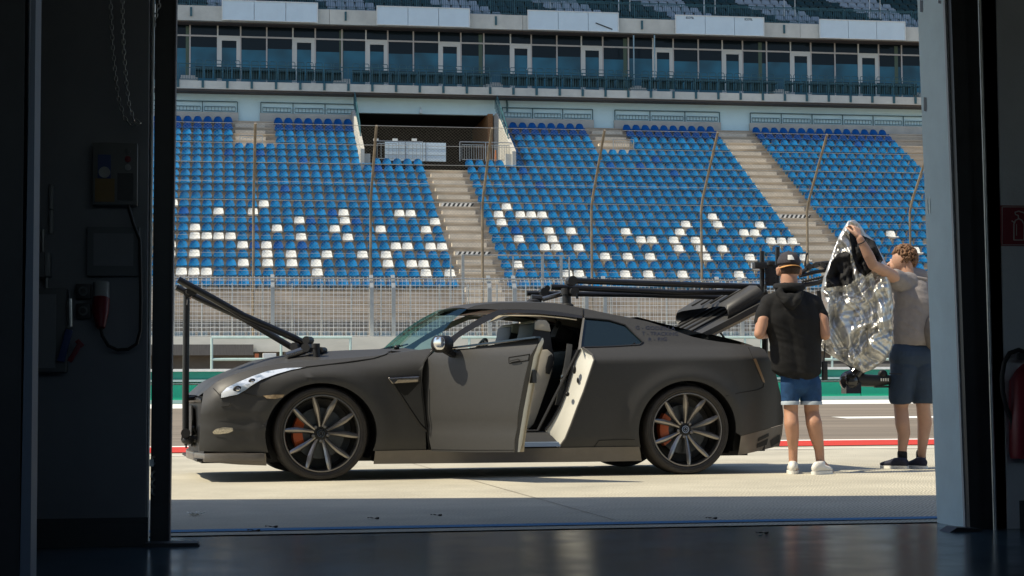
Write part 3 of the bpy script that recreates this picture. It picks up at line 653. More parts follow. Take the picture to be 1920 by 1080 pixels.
for k, (a, b, y0, y1) in enumerate(((417, 595, 1, 40), (707, 880, 12, 49), (990, 1159, 20, 58), (1267, 1432, 29, 66), (1537, 1697, 37, 74))):
    p = AT(a, y0, YU-.2); q = AT(b, y1, YU-.2); zt_ = AT(a, y0, YU-.2).z; zb_ = AT(a, y1-4, YU-.2).z
    t = thing('fascia_board', BN[k], 'board', (p.x, YU-.2, zb_), 'white boards on the upper fascia')
    for j in range(3):
        mb = MB(); x0 = p.x+(q.x-p.x)*j/3; x1 = p.x+(q.x-p.x)*(j+1)/3; mb.box(x0+.012, x1-.012, YU-.2, YU-.02, zb_, zt_); mb.build('panel', m_ban, t, angle=0)
    mb = MB(); mb.box(p.x-.03, q.x+.03, YU-.23, YU-.19, zt_, zt_+.04); mb.box(p.x-.03, q.x+.03, YU-.23, YU-.19, zb_-.04, zb_); mb.box(p.x-.03, p.x+.01, YU-.23, YU-.19, zb_, zt_); mb.box(q.x-.01, q.x+.03, YU-.23, YU-.19, zb_, zt_); mb.build('frame', m_wpaint, t, angle=0)
    if k == 2:
        mb = MB(); mb.bar(AT(1117, 43, YU-.22), AT(1148, 55, YU-.22), .03, .05); mb.build('diagonal_mark', m_blk, t, angle=0)
    if k == 3:
        for px_ in (1286, 1396):
            tc = bpy.data.curves.new('inscription', 'FONT'); tc.body = 'ECOTEL'; tc.size = .13; tc.offset = .004; to = bpy.data.objects.new('tmp', tc); COL.objects.link(to)
            dg = bpy.context.evaluated_depsgraph_get(); me = bpy.data.meshes.new_from_object(to.evaluated_get(dg)); bpy.data.objects.remove(to)
            wd = max(v.co.x for v in me.vertices); sx = .44/wd; c = AT(px_, 35 if px_ < 1300 else 38, YU-.205)
            for v in me.vertices: v.co = Vector((v.co.x*sx, 0, v.co.y*1.15))+c-Vector((p.x, YU-.2, zb_))
            me.materials.append(m_blk); ob = bpy.data.objects.new('inscription', me); COL.objects.link(ob); ob.parent = t
# upper tier railing and seats behind it
zur = AT(330, -38, YU).z
rt2 = railing('upper_railing', XL+.3, XR-.3, YU+.1, zu1, AT(1300, 8, YU).z, 'long teal railing along the edge of the upper tier', pitch=1.28, barp=.12, topgap=.05, r=.025)
mb = MB(); n = round((XR-XL-.6)/2.56)
for k in range(n+1): x = XL+.3+k*2.56; mb = MB(); mb.box(x-.05, x+.05, YU-.06, YU-.003, zu1-.55, zu1-.1); mb.build('mounting_bracket', m_teal, rt2, angle=0)
mb = MB()
for i in range(7): mb.box(XL, XR, YU+.9+.8*i, YU+8, zu1+.002+.45*i-.3, zu1+.45*(i+1)-.3)
mb.build('upper_terrace', m_conc, gs, angle=0)
mb = MB(); mb.box(XL, XR, YU+8, YU+8.4, zu1+1, zu1+12); mb.build('upper_wall', m_dark, gs, angle=0)
mb = MB()
for px_ in (1010, 1160, 1320, 1470, 1630):
    c = AT(px_, 0, YU+.6); mb = MB(); mb.tube([(c.x, c.y, zu1+.5), (c.x, c.y, zu1+1.9), (c.x+.3, c.y, zu1+2.1), (c.x+.6, c.y, zu1+1.9), (c.x+.6, c.y, zu1+.5)], .03, 6)
    mb.build('stair_hoop', m_galv, rt2)
# ------------------------------------------------------------------ seats
m_sb = M('blue_seat_plastic', (.0, .150, .345), .42, var=.32, vs=2.3, spec=.2, detail=3)
m_sd = M('deep_and_shaded_blue_plastic', (.0, .085, .30), .42, var=.12, vs=2, spec=.2)  # for deep blue seats, and for top rows with shade in their colour
m_sw = M('white_seat_plastic', (.72, .71, .66), .45, var=.03, vs=3)
m_sg = M('grey_seat_plastic', (.30, .36, .42), .5, var=.1, vs=3)
m_st = M('dark_teal_seat_plastic', (.01, .045, .055), .5)
for _m in (m_sb, m_sd, m_sw):
    _g = _m.node_tree.nodes.new('ShaderNodeNewGeometry'); _m.node_tree.links.new(_g.outputs['Position'], _m.node_tree.nodes['Mapping'].inputs['Vector'])
def seat_geo(mb, o, square=False, s=1.0):
    W = .208 if square else .203; rows = []
    prof = [(0, .0, 1.0), (.06, .015, 1.02), (.13, .03, .97), (.21, .045, .86), (.275, .06, .66), (.31, .07, .40), (.322, .075, .12)] if not square else [(0, 0, 1.04), (.06, .015, 1.05), (.12, .03, 1.02), (.19, .045, .98), (.25, .06, .92), (.285, .07, .83), (.30, .075, .62)]
    for (z, y, w_) in prof:
        rows.append([Vector(o)+Vector((W*w_*t*s, (y*1.7+.05*(1-t*t) - .02)*s, (z+.11)*s)) for t in (-1, -.6, 0, .6, 1)])
    mb.grid(rows)
    # pan with a rolled front lip
    pr = []; W = max(W, .212)
    for (y, z) in ((.03, .12), (-.12, .085), (-.27, .10), (-.33, .112), (-.355, .095), (-.35, .055), (-.30, .045), (-.05, .03)):
        pr.append([Vector(o)+Vector((W*1.02*t*s, y*s, (z+(.02*abs(t)))*s)) for t in (-1, 0, 1)])
    mb.grid(pr)
    mb.box(o[0]-.035, o[0]+.035, o[1]-.06, o[1]+.10, o[2]-.06, o[2]+.08)
    return mb
protos = {}
for key, m_, sq in (('blue', m_sb, 0), ('deep', m_sd, 0), ('white', m_sw, 1)):
    ob = seat_geo(MB(), (0, 0, 0), sq).build('stadium_seat', [m_], org=(0, 0, 0), angle=50, recalc=False); protos[key] = ob
whites = [(327,392),(498,392),(949,397),(410,407),(477,407),(654,407),(740,407),(762,407),(934,412),(977,412),(999,412),(1020,412),(1331,417),
 (364,424),(567,424),(657,424),(810,428),(941,428),(1275,432),(1281,432),(1342,432),(1424,432),(1669,436),(364,440),(434,440),(524,440),(636,440),(704,440),(792,440),(1036,444),(1079,444),(1165,444),(1395,449),(1416,449),
 (364,455),(387,455),(410,455),(571,455),(662,455),(976,459),(1044,459),(1196,459),(1218,459),(1260,459),(1302,464),(1450,464),(1471,464),(1492,464),(1514,464),(1721,468),
 (324,471),(457,471),(504,471),(734,471),(757,471),(797,471),(806,475),(826,475),(1030,475),(1052,475),(1075,475),(1271,477),(1314,479),(1357,479),(1527,481),
 (322,487),(363,487),(506,487),(553,487),(623,487),(669,487),(716,487),(1127,492),(1172,492),(1216,492),(1326,494),(1410,494),(1500,494),
 (459,504),(507,504),(554,504),(602,504),(720,504),(766,504),(789,504),(977,506),(1420,509),(336,520),(361,520),(385,520),(605,520),(792,520),(842,520),(1055,522),(1077,522),(1170,522),(1211,522),(1282,523),(1395,523)]
deeps = [(430,290),(490,290),(573,304),(716,320),(538,362),(342,407),(628,407),(590,424),(678,424),(481,440),(527,471),(574,471),(484,471),(1147,311),(978,326),(1010,355),(1230,303),(1200,315),(1268,331),(970,442),(1130,460),(1478,258),(1605,278),(1635,362)]
allseats = []
for i in range(-1, NR):
    off = (i % 2)*0.0
    k = -18
    while True:
        X = -.66+PIT*k; k += 1
        if X > 34.6: break
        if X < -8.4 or seatfree(X, i) or seatfree(X-.16, i) or seatfree(X+.16, i): continue
        allseats.append([i, X])
def center_px(i, X): return PX((X, rowY(i), rowZ(i)+.30))
info = []
for (i, X) in allseats:
    cx, cy = center_px(i, X)
    if cx > 1740: continue
    info.append([i, X, cx, cy, 'blue'])
for lst, key in ((deeps, 'deep'), (whites, 'white')):
    for (x, y) in lst:
        b = min(info, key=lambda s_: (s_[2]-x)**2+((s_[3]-y)*1.6)**2)
        if abs(b[2]-x) < 14: b[4] = key
for s_ in info:
    if s_[0] >= 19 and s_[4] == 'blue': s_[4] = 'deep'  # topmost blue seats get the deeper colour as painted shade
info = [s_ for s_ in info if s_[0] >= 0 or True]
rowsv = sorted(set(s_[0] for s_ in info)); rank = {}
for r in rowsv:
    vis = sorted([s_ for s_ in info if s_[0] == r and s_[2] > 322], key=lambda s_: s_[1])
    for n_, s_ in enumerate(vis): rank[(s_[0], round(s_[1], 3))] = n_+1
near = []; far = []
for s_ in sorted(info, key=lambda s_: (s_[0], s_[1])):
    if s_[2] > 322 and len(near) < 300: near.append(s_)
    else: far.append(s_)
used = set()
ZOFF = -.17
for (i, X, cx, cy, key) in near:
    src = protos[key]
    o = src.copy() if key in used else src
    if key in used: COL.objects.link(o)
    used.add(key)
    o.location = (X, rowY(i), rowZ(i)+.17)
    wd = {'blue': 'blue', 'deep': 'deep blue', 'white': 'white'}[key]
    tag(o, '%s seat, %s from the left doorpost, in %s seat row from the bottom' % (wd, nth(rank[(i, round(X, 3))]), nth(i+2)), 'seat', 'plastic seats of the grandstand')
mb = MB()
for (i, X, cx, cy, key) in far:
    mb.mi = {'blue': 0, 'deep': 1, 'white': 2}[key]; seat_geo(mb, (X, rowY(i), rowZ(i)+.17), key == 'white')
# upper tier seats: slanted blocks of pale grey and dark teal
for i in range(7):
    X = XL+1
    while X < XR-3:
        ph = (X*.9+i*.42) % 5.4
        mb.mi = 3 if ph < 2.6 else 4
        seat_geo(mb, (X, YU+.75+.8*i, zu1+.45*i-.13), True, 1.12); X += .5
o = mb.build('stadium_seats', [m_sb, m_sd, m_sw, m_sg, m_st], org=(0, 0, 0), angle=50, recalc=False)
tag(o, 'remaining blue and deep blue seats in upper grandstand rows, shade tinted into the topmost', 'seats', None, 'stuff')
# bars carrying the seats
mb = MB()
for i in range(0, NR):
    pass
# ------------------------------------------------------------------ balcony chairs
def chair():
    mb = MB(); mb.mi = 0
    mb.tube([(-.17, 0, .02), (-.17, .04, .55), (-.17, .06, .86), (-.13, .065, .92), (.13, .065, .92), (.17, .06, .86), (.17, .04, .55), (.17, 0, .02)], .018, 6)
    mb.mi = 1; mb.box(-.20, .20, .02, .05, .0, .60); mb.box(-.19, .19, -.38, .02, .36, .41)
    mb.mi = 0; mb.tube([(-.19, -.36, 0), (-.19, -.36, .37)], .018, 6); mb.tube([(.19, -.36, 0), (.19, -.36, .37)], .018, 6)
    return mb.build('balcony_chair', [m_teal, m_st], org=(0, 0, 0), angle=40)
c0 = chair(); first = True; nch = 0
grp = [(374, 632), (668, 912), (946, 1178), (1210, 1446), (1478, 1712)]
for gi, (a, b) in enumerate(grp):
    Yc_ = YBF+.9
    xa, xb2 = AT(a, 120, Yc_).x, AT(b, 120, Yc_).x; n = int((xb2-xa)/.44)
    for k in range(n+1):
        o = c0 if first else c0.copy()
        if not first: COL.objects.link(o)
        first = False; o.location = (xa+(xb2-xa)*k/n, Yc_, zb1+.28)
        tag(o, 'teal framed balcony chair, %s in the %s chair group from the left' % (nth(k+1), nth(gi+1)), 'chair', 'chairs along the lounge balcony')
# ------------------------------------------------------------------ fences and walls beside the track
YF = 62.0
zf0 = AT(500, 632, YF).z; zf1 = AT(500, 520, YF).z
fc = thing('mesh_fence', 'long low fence of galvanised wire mesh on the track wall', 'fence', (10, YF, zf0))
XA, XB = -4.5, 34
mb = MB()
x = XA
while x < XB: mb.box(x-.006, x+.006, YF-.004, YF+.004, zf0, zf1-.15); mb.add([(x-.005, YF-.004, zf1-.15), (x+.005, YF-.004, zf1-.15), (x+.005, YF+.25, zf1+.05), (x-.005, YF+.25, zf1+.05)], [(0,1,2,3)]); x += .15
z = zf0+.05
k = 0
while z < zf1-.1: mb.box(XA, XB, YF-.012, YF-.004, z-.007, z+.007); z += .135; k += 1
for q in range(1, 3): mb.box(XA, XB, YF+.09*q-.01, YF+.09*q, zf1-.15+.07*q-.006, zf1-.15+.07*q+.006)
m_wire = M('galvanised_wire', (.72, .72, .70), .5, .1)
mb.build('wire_mesh', m_wire, fc, angle=0)
mb = MB(); mb.tube([(XA, YF, zf1-.02), (XB, YF, zf1-.02)], .03, 6); mb.build('top_cable', m_galv, fc)
m_postg = M('post_grey_steel', (.34, .36, .36), .5, .3, var=.15, vs=2)
for px_ in (323, 511, 697, 738, 918, 965, 1100, 1135, 1349, 1392, 1560, 1605, 1700):
    a = AT(px_, 632, YF-.08).x; mb = MB()
    mb.box(a-.065, a+.065, YF-.14, YF-.02, zf0-.05, zf1-.35); mb.prism([(a-.065, YF-.14, zf1-.35), (a-.065, YF-.02, zf1-.35), (a-.065, YF+.28, zf1+.12), (a-.065, YF+.18, zf1+.12)], (.13, 0, 0))
    mb.build('post', m_postg, fc, angle=0)
# rear layer: thin posts of a second mesh
mb = MB()
x = XA
mb2 = MB(); x = XA
while x < XB: mb2.box(x-.004, x+.004, YF+1.6, YF+1.608, zf0, zf1-.3); x += .21
z = zf0
while z < zf1-.3: mb2.box(XA, XB, YF+1.59, YF+1.6, z-.004, z+.004); z += .2
f2 = thing('rear_mesh_fence', 'second thinner mesh fence standing behind the low mesh fence', 'fence', (10, YF+1.6, zf0))
x = XA
while x < XB: mb = MB(); mb.tube([(x, YF+1.6, zf0), (x, YF+1.6, zf1-.1)], .028, 6); mb.build('post', m_galv, f2); x += 1.05
mb2.build("wire_mesh", m_wire, f2, angle=0)
# high catch fence with cranked poles
YP = 63.2
cf = thing('catch_fence', 'tall catch fence of thin wire hung on cranked poles', 'fence', (10, YP, zf0))
m_pole = M('weathered_pole', (.22, .175, .12), .7, var=.45, vs=2.2, stretch=(1, 1, .8))
poles = [((475, 517), (472, 400), (484, 232)), ((695, 517), (692, 385), (703, 237)), ((905, 517), (903, 380), (927, 240)), ((1110, 517), (1111, 377), (1144, 245)), ((1316, 517), (1312, 380), (1352, 250)), ((1515, 517), (1512, 385), (1557, 256)), ((1708, 517), (1708, 395), (1738, 318))]
X0s = [AT(p_[0][0], 515, YP).x for p_ in poles]; zbend = AT(905, 380, YP).z
YPT = YP-2.3; ztop = AT(927, 240, YPT).z
for X in [X0s[0]-(X0s[1]-X0s[0])]+X0s+[X0s[-1]+4]:
    mb = MB(); mb.tube([(X, YP, zf0), (X, YP, zbend-.2), (X, YP-.1, zbend), (X, YP-.25, zbend+.25), (X, YPT, ztop)], .047, 8); mb.build('pole', m_pole, cf)
mb = MB(); r_ = .0028; pitch = .125
xa, xb_ = XA, XB
H1 = zbend-zf1+.4; z1_ = zf1-.4
def diag(x0, za, ya, x1, zb, yb):
    mb.add([(x0-r_, ya, za), (x0+r_, ya, za), (x1+r_, yb, zb), (x1-r_, yb, zb)], [(0,1,2,3)])
L2 = math.hypot(ztop-zbend, YP-YPT)
x = xa-H1
while x < xb_+H1:
    diag(x, z1_, YP, x+H1, zbend, YP); diag(x+H1, z1_, YP, x, zbend, YP)
    diag(x, zbend, YP, x+L2, ztop, YPT); diag(x+L2, zbend, YP, x, ztop, YPT); x += pitch
mb.build('chain_link', M('catch_fence_wire', (.34, .33, .30), .5, .3), cf, angle=0)
mb = MB(); 
z = zf1-.3
while z < zbend: mb.tube([(xa, YP, z), (xb_, YP, z)], .006, 4); z += .62
for q in range(5): t_ = q/4; mb.tube([(xa, YP+(YPT-YP)*t_, zbend+(ztop-zbend)*t_), (xb_, YP+(YPT-YP)*t_, zbend+(ztop-zbend)*t_)], .009, 4)
mb.build('cable', m_galv, cf)
# gate railing in front of the first aisle
mb = MB(); Yg = 66.0
t = thing('aisle_gate', 'grey metal gate frame standing across the bottom of the stairway', 'gate', AT(960, 520, Yg))
for px_, y0 in ((845, 478), (868, 477), (962, 480), (1017, 477), (1052, 480), (1067, 482)):
    a = AT(px_, y0, Yg); mb = MB(); w_ = .05 if px_ in (868, 1017, 1052) else .025; mb.box(a.x-w_, a.x+w_, Yg-.04, Yg+.04, 4.0, a.z); mb.build('post', m_postg, t, angle=0)
a = AT(868, 478, Yg); b = AT(1067, 479, Yg); mb = MB(); mb.tube([(a.x, Yg, a.z), (b.x, Yg, a.z)], .03, 6)
for zz in (.3, .6): mb.tube([(a.x, Yg, a.z-zz), (b.x, Yg, a.z-zz)], .012, 6)
mb.build('rail', m_galv, t)
# wall carrying the fence
tw = thing('track_wall', 'pale concrete track wall carrying the mesh fence', 'wall', (15, 61, gz(60)))
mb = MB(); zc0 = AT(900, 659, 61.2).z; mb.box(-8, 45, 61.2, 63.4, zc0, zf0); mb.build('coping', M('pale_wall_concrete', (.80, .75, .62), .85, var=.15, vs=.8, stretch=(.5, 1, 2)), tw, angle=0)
mb = MB(); mb.box(-8, 45, 61.6, 63.4, gz(60)-.5, zc0); mb.build('wall_face', M('dark_brown_wall_paint', (.17, .14, .115), .85, var=.3, vs=.5), tw, angle=0)  # lower wall face in a mottled dark brown
x0 = AT(475, 670, 61).x
mb = MB(); mb.box(-8, x0, 60.9, 61.19, zc0-.12, AT(400, 646, 61).z); mb.build('louvre', M('louvre_grey', (.16, .14, .12), .7, var=.2, vs=30, stretch=(1, 1, .1)), tw, angle=0)
mb = MB(); mb.box(x0+.3, 45, 60.6, 61.19, gz(60)-.2, AT(900, 684, 60.6).z); mb.build('ledge', m_concd, tw, angle=0)
c = AT(493, 682, 60); d = AT(518, 662, 60); mb = MB(); mb.box(c.x, d.x, 60, 60.4, c.z, d.z); o = mb.build('cabinet', m_wpaint, None, angle=0, bevel=.01); tag(o, 'small white cabinet standing below the track wall behind the rail', 'cabinet')
c = AT(478, 672, 60.2); d = AT(485, 663, 60.2); mb = MB(); mb.box(c.x, d.x, 60.1, 60.3, c.z, d.z); mb.tube([(c.x+.05, 60.2, c.z), (c.x+.05, 60.2, c.z-.2)], .02, 6); o = mb.build('orange_box', M('rust_orange', (.45, .13, .05), .6), angle=0); tag(o, 'tiny orange box left of the white cabinet', 'box')
# pit wall: painted rails and green panels
m_rail = M('pale_green_rail_paint', (.42, .55, .52), .45, var=.12, vs=4)
m_grn = M('green_barrier_paint', (.008, .42, .24), .5, var=.08, vs=1)
m_grnd = M('dark_green_barrier_paint', (.015, .22, .16), .5, var=.15, vs=1)
YG = 42.0; zg = gz(41.8)
pw_ = thing('pit_wall', 'low green and white pit wall beside the lane', 'barrier', (15, YG, zg))
Zg = lambda y: AT(340, y, YG).z
mb = MB()
x = -4
k = 0
while x < 32: mb.box(x, x+1.96, YG, YG+.5, Zg(749)-.15, Zg(722)); x += 1.98
mb.build('green_panel', m_grn, pw_, angle=0)
mb = MB(); mb.box(-4, 32, YG-.04, YG-.001, zg-.03, Zg(750)); mb.build('foot_strip', M('mint_paint', (.55, .80, .68), .5), pw_, angle=0)
mb = MB(); mb.box(-4, 32, YG+.02, YG+.5, Zg(721)+.01, Zg(719)); mb.box(-4, 32, YG-.03, YG+.3, Zg(716), Zg(712)); mb.build('rail', m_rail, pw_, angle=0)
mb = MB(); mb.box(-4, 32, YG+.1, YG+.5, Zg(719)+.001, Zg(712)-.001); mb.box(-4, 32, YG+.05, YG+.5, Zg(711.9), Zg(697)); mb.build('dark_band', m_grnd, pw_, angle=0)
mb = MB(); mb.box(-4, 32, YG-.02, YG+.55, Zg(696.8), Zg(692)); mb.build('cap_rail', m_wpaint, pw_, angle=0)
mb = MB(); mb.box(-4, 32, YG+.6, YG+6, zg, Zg(692)-.02); mb.build('platform', m_conc, pw_, angle=0)
def rail(x0, x1, mid, posts, label, Y=46.0):
    t = thing('tube_rail', label, 'rail', AT(x0, 692, Y), 'pale tubular rails behind the pit wall')
    mb = MB(); z1 = AT((x0+x1)/2, 633, Y).z; a = AT(x0, 640, Y); b = AT(x1, 640, Y)
    mb.tube([(a.x, Y, z1), (b.x, Y, z1)], .036, 8)
    if mid: c = AT(mid, 640, Y); z2 = AT(x0, 674, Y).z; mb.tube([(a.x, Y, z2), (c.x, Y, z2)], .036, 8)
    mb.build('handrail', m_rail, t)
    for p_ in posts: mb = MB(); c = AT(p_, 660, Y); mb.tube([(c.x, Y, AT(p_, 692, Y).z), (c.x, Y, z1)], .034, 8); mb.build('post', m_rail, t)
rail(396, 660, 528, (397, 527, 657), 'pale tubular rail seen behind the slanting front rig arm')
rail(865, 1255, 0, (880, 1000, 1130, 1252), 'pale tubular rail seen through the open car window')
rail(1350, 1430, 0, (1397, 1428), 'short pale tubular rail seen between trunk lid and man in black')
rail(1545, 1690, 1690, (1560, 1688), 'pale tubular rail seen between the two men under the foil')
mb = MB(); c = AT(1575, 690, 46.4); d = AT(1590, 640, 46.4)
# ------------------------------------------------------------------ sports car
_a = ATZ(603, 902); _b = ATZ(1290, 890); UD = (_b-_a).normalized(); UD.z = 0; ND = Vector((-UD.y, UD.x, 0)); CO = _a+ND*.935; CO.z = 0
CRZ = math.atan2(UD.y, UD.x)
def CW(u, v, w): return CO+UD*u+ND*v+Vector((0, 0, w))
def cl(px, py, v):
    d = ray(px, py); t = (CO+ND*v-CAM).dot(ND)/d.dot(ND); p = CAM+d*t-CO; return p.dot(UD), p.z
ETAB = [(-.95,.60),(-.86,.635),(-.79,.725),(-.70,.765),(-.6,.80),(-.45,.845),(-.3,.87),(-.13,.885),(0,.895),(.24,.912),(.45,.93),(.65,.955),(.85,.985),(1.4,1.0),(2.0,1.01),(2.6,1.02),(3.2,1.03),(3.66,1.0)]
TTAB = [(-.95,.60),(-.86,.65),(-.80,.735),(-.6,.822),(-.36,.914),(-.12,.955),(.24,.976),(.54,.984),(.75,.99)]
def wE(u): return smoothtab(ETAB, u, .05)
def hw(u, w):
    if u < -.55:
        t = min(1., (-.55-u)/.42); p = .93-.30*(1-math.sqrt(max(0., 1-t**2.3)))
    elif u > 3.2:
        t = min(1.1, (u-3.2)/.46); p = .94-.15*t**2.2
    else: p = .93+.01*sm(2.0, 3.0, u)
    e = wE(u) if u < .9 else .985+(u-.9)*.012
    ws = e-.145
    if w < ws: h = p-.035*((ws-w)/.6)**2-(.02*sm(.30, .18, w))
    elif w < e: t = (w-ws)/.145; c = sm(1.5, 2.0, u)*sm(3.75, 3.5, u); t = max(0, (w-ws-.035*c)/(.145-.035*c)); h = p-.115*((1-c)*t*t+c*(.80*t+.20*t*t))
    else: h = p-.115-(w-e)*(.74 if u > .9 else 1.2)
    # wheel arch flares
    for cu, a in ((0., .415), (2.868, .40)):
        d = math.hypot((u-cu)/a, (w-.35)/(a-.03))
        if w > .15 and d < 1.6: h += .022*math.exp(-((d-1.12)/.17)**2)*sm(e+.05, e-.1, w)
    # concave waist behind the front wheel and in front of the rear one
    if .45 < u < 2.5: h -= .018*math.sin(math.pi*(u-.45)/2.05)*sm(.9, .5, w)
    # bumper corner ribs
    if u < -.35:
        k = sm(-.33, -.45, u)*sm(-.93, -.8, u)
        for wc in (.455, .335): h -= .016*k*math.exp(-((w-wc)/.022)**2)
    return h
def S(px, py, off=0.):
    v = -.9
    for _ in range(14):
        u, w = cl(px, py, v); v = .5*v+.5*(-(hw(u, w)+off))
    return u, w
car = thing('sports_car', 'matt dark grey sports coupe with driver door wide open and trunk lid raised', 'car', (CO.x, CO.y, 0), rz=CRZ, local=True)
m_body = M('matt_dark_wrap', (.048, .0475, .047), .46, var=.05, vs=30, spec=.35, bump=.015, bs=300)
m_bronze = M('bronze_grey_satin', (.14, .128, .118), .35, .3, var=.1, vs=6)
m_cblk = M('car_black', (.010, .010, .011), .5)
m_rubc = M('black_seal', (.018, .018, .02), .45)
m_cwhite = M('cream_jamb_paint', (.60, .59, .53), .4)
m_beige = M('beige_leather', (.50, .45, .36), .5, var=.06, vs=10)
m_bleath = M('black_leather', (.02, .02, .022), .5, bump=.1, bs=80)
m_chrome = M('chrome', (.75, .75, .75), .12, 1.)
m_cglass = M('tinted_windscreen', (.3, .5, .5), .02)
_nt = m_cglass.node_tree; _t = _nt.nodes.new('ShaderNodeBsdfTransparent'); _t.inputs[0].default_value = (.42, .62, .58, 1); _g = _nt.nodes.new('ShaderNodeBsdfGlossy'); _g.inputs['Roughness'].default_value = .03; _g.inputs[0].default_value = (.6, .9, .95, 1)
_m = _nt.nodes.new('ShaderNodeMixShader'); _m.inputs[0].default_value = .13; _nt.links.new(_t.outputs[0], _m.inputs[1]); _nt.links.new(_g.outputs[0], _m.inputs[2]); _nt.links.new(_m.outputs[0], _nt.nodes['Material Output'].inputs[0])
m_rglass = M('dark_privacy_glass', (.008, .016, .02), .05, spec=.8)
m_lamp = M('headlamp_lens', (.78, .84, .92), .08, .35, vs=7, col2=(.26, .33, .42), sharp=(.40, .52), stretch=(1, 1, 2.2))
m_gap = M('panel_gap', (.006, .006, .006), .8)
def patch(name, poly, m, offs=0., su=.045, sw=.045, side=-1, vf=None, parent=None, angle=40, solid=0., extra=None):
    vf = vf or hw; mb = MB()
    for c in cells(poly, su, sw): mb.add([Vector((u, side*(vf(u, w)+offs), w)) for u, w in (c if side < 0 else c[::-1])], [tuple(range(len(c)))])
    if extra: extra(mb)
    return mb.build(name, m, parent or car, angle=angle, merge=.0004, solid=solid, recalc=False)
def arch(cu, a, b, w0, n=40, rev=False):
    t0 = math.asin(max(-1, min(1, (w0-.345)/b))); P = []
    for i in range(n+1): t = math.pi-t0-(math.pi-2*t0)*i/n; P.append((cu+a*math.cos(t), .345+b*math.sin(t)))
    return P[::-1] if rev else P
Sp = lambda pts, off=0.: [S(x, y, off) for x, y in pts]
W0 = .215
# ---- front fender and bumper skin
edgeF = [(u, wE(u)) for u in [.86-.045*k for k in range(0, 39)] if u > -.86]
nose = Sp([(379, 752), (376, 775), (375, 800), (374, 825), (373.5, 846)])
edgeF = [p for p in edgeF if p[0] > nose[0][0]]
front = edgeF+nose
front += arch(0, .415, .378, W0)
front += [(.80, W0)]+[S(797, 800), S(790, 740), S(789, 700), S(794, 682), S(802, 668)]
patch('front_fender', front, m_body)
fr = [(u, wE(u)) for (u, w) in front[:len(edgeF)]]
opposite = edgeF+nose+arch(0, .415, .378, W0)+[(.86, W0)]
patch('front_fender', opposite, m_body, side=1)
# bonnet
def topz(u): return max(smoothtab(TTAB, u, .05), wE(u)+.004)
mb = MB(); rows = []
us = [-.885+.035*k for k in range(0, 47)]+[.76]
for u in us:
    e = wE(u); hwe = hw(u, e)
    r = []
    for k in range(25):
        t = -1+2*k/24; r.append(Vector((u-(.02 if u > .6 else 0)*(1-t*t)*0, hwe*t, e+(topz(u)-e)*(1-abs(t)**3.0)+.012*math.exp(-((abs(t)-.55)/.12)**2)*sm(-.8, -.3, u))))
    rows.append(r)
mb.grid(rows); mb.build('bonnet', m_body, car, recalc=False, angle=50)
# front fascia
mb = MB(); rows = []
for w in (.20, .30, .40, .50, .63):
    r = []
    for k in range(17):
        t = -1+2*k/16; uu = -.845-.045*(1-t*t); vv = .74*t
        r.append(Vector((uu, vv, w)))
    rows.append(r)
mb.grid(rows); mb.build('front_fascia', m_cblk, car, recalc=False)
mb = MB(); mb.tube([(-.84, -.66, .60), (-.885, -.3, .60), (-.895, 0, .60), (-.875, .3, .60), (-.82, .66, .60)], .024, 10); mb.tube([(-.85, -.60, .42), (-.895, 0, .42), (-.84, .60, .42)], .012, 8); mb.build('bumper_bar', m_body, car)
mb = MB(); mb.prism([(-.90, -.36, .25), (-.90, .36, .25), (-.90, .40, .45), (-.90, .36, .56), (-.90, -.36, .56), (-.90, -.40, .45)], (-.012, 0, 0)); mb.build('grille', m_cblk, car, angle=0)
for s_ in (-1, 1):
    pass
mb = MB(); mb.cbox((-.915, 0, .52), (.012, .10, .05)); mb.build('badge', m_chrome, car, bevel=.004)
# ---- rear quarter skin
skin_edge = [(1047, 840), (1060, 822), (1071, 795), (1082, 765), (1094, 735), (1105, 702), (1114, 675), (1110, 665), (1100, 657), (1092, 652)]
rear = Sp(skin_edge)+Sp([(1088, 650), (1150, 648), (1199, 645), (1205, 641), (1190, 627), (1172, 610), (1142, 600), (1095, 595), (1093, 578), (1122, 584), (1150, 590), (1183, 596), (1215, 603), (1243, 612), (1270, 622), (1300, 632), (1325, 637), (1350, 641), (1390, 646), (1425, 651), (1434, 656), (1443, 674), (1452, 692), (1458, 713), (1463, 735), (1467, 760), (1469, 780), (1468, 796)])
rear += Sp([(1430, 806), (1389, 817)])
ar = arch(2.868, .40, .385, W0, rev=True)
P0 = S(1389, 817); ar = [p for p in ar if not (p[0] > 2.868 and p[1] < P0[1])]
rear += ar+[(2.0, W0)]
patch('rear_quarter', rear, m_body, su=.035, sw=.022, angle=75)
# far side: whole closed side below the belt, plus pillar and roof flank
ftop = [(u, wE(u) if u < .9 else .985+(u-.9)*.012) for u in [.86, 1.2, 1.6, 2.0, 2.1]]
rfar = Sp([(1088, 650), (1150, 648), (1199, 645), (1205, 641), (1190, 627), (1172, 610), (1142, 600), (1095, 595), (1093, 578), (1122, 584), (1150, 590), (1183, 596), (1215, 603), (1243, 612), (1270, 622), (1300, 632), (1325, 637), (1350, 641), (1390, 646), (1425, 651), (1434, 656), (1443, 674), (1452, 692), (1458, 713), (1463, 735), (1467, 760), (1469, 780), (1468, 796)])+Sp([(1430, 806), (1389, 817)])+ar+[(2.06, W0)]
patch('rear_quarter', rfar, m_body, side=1)
patch('door', [(.865, W0), (2.055, W0), (2.055, .9), rfar[0], (.865, wE(.865))], m_body, side=1)
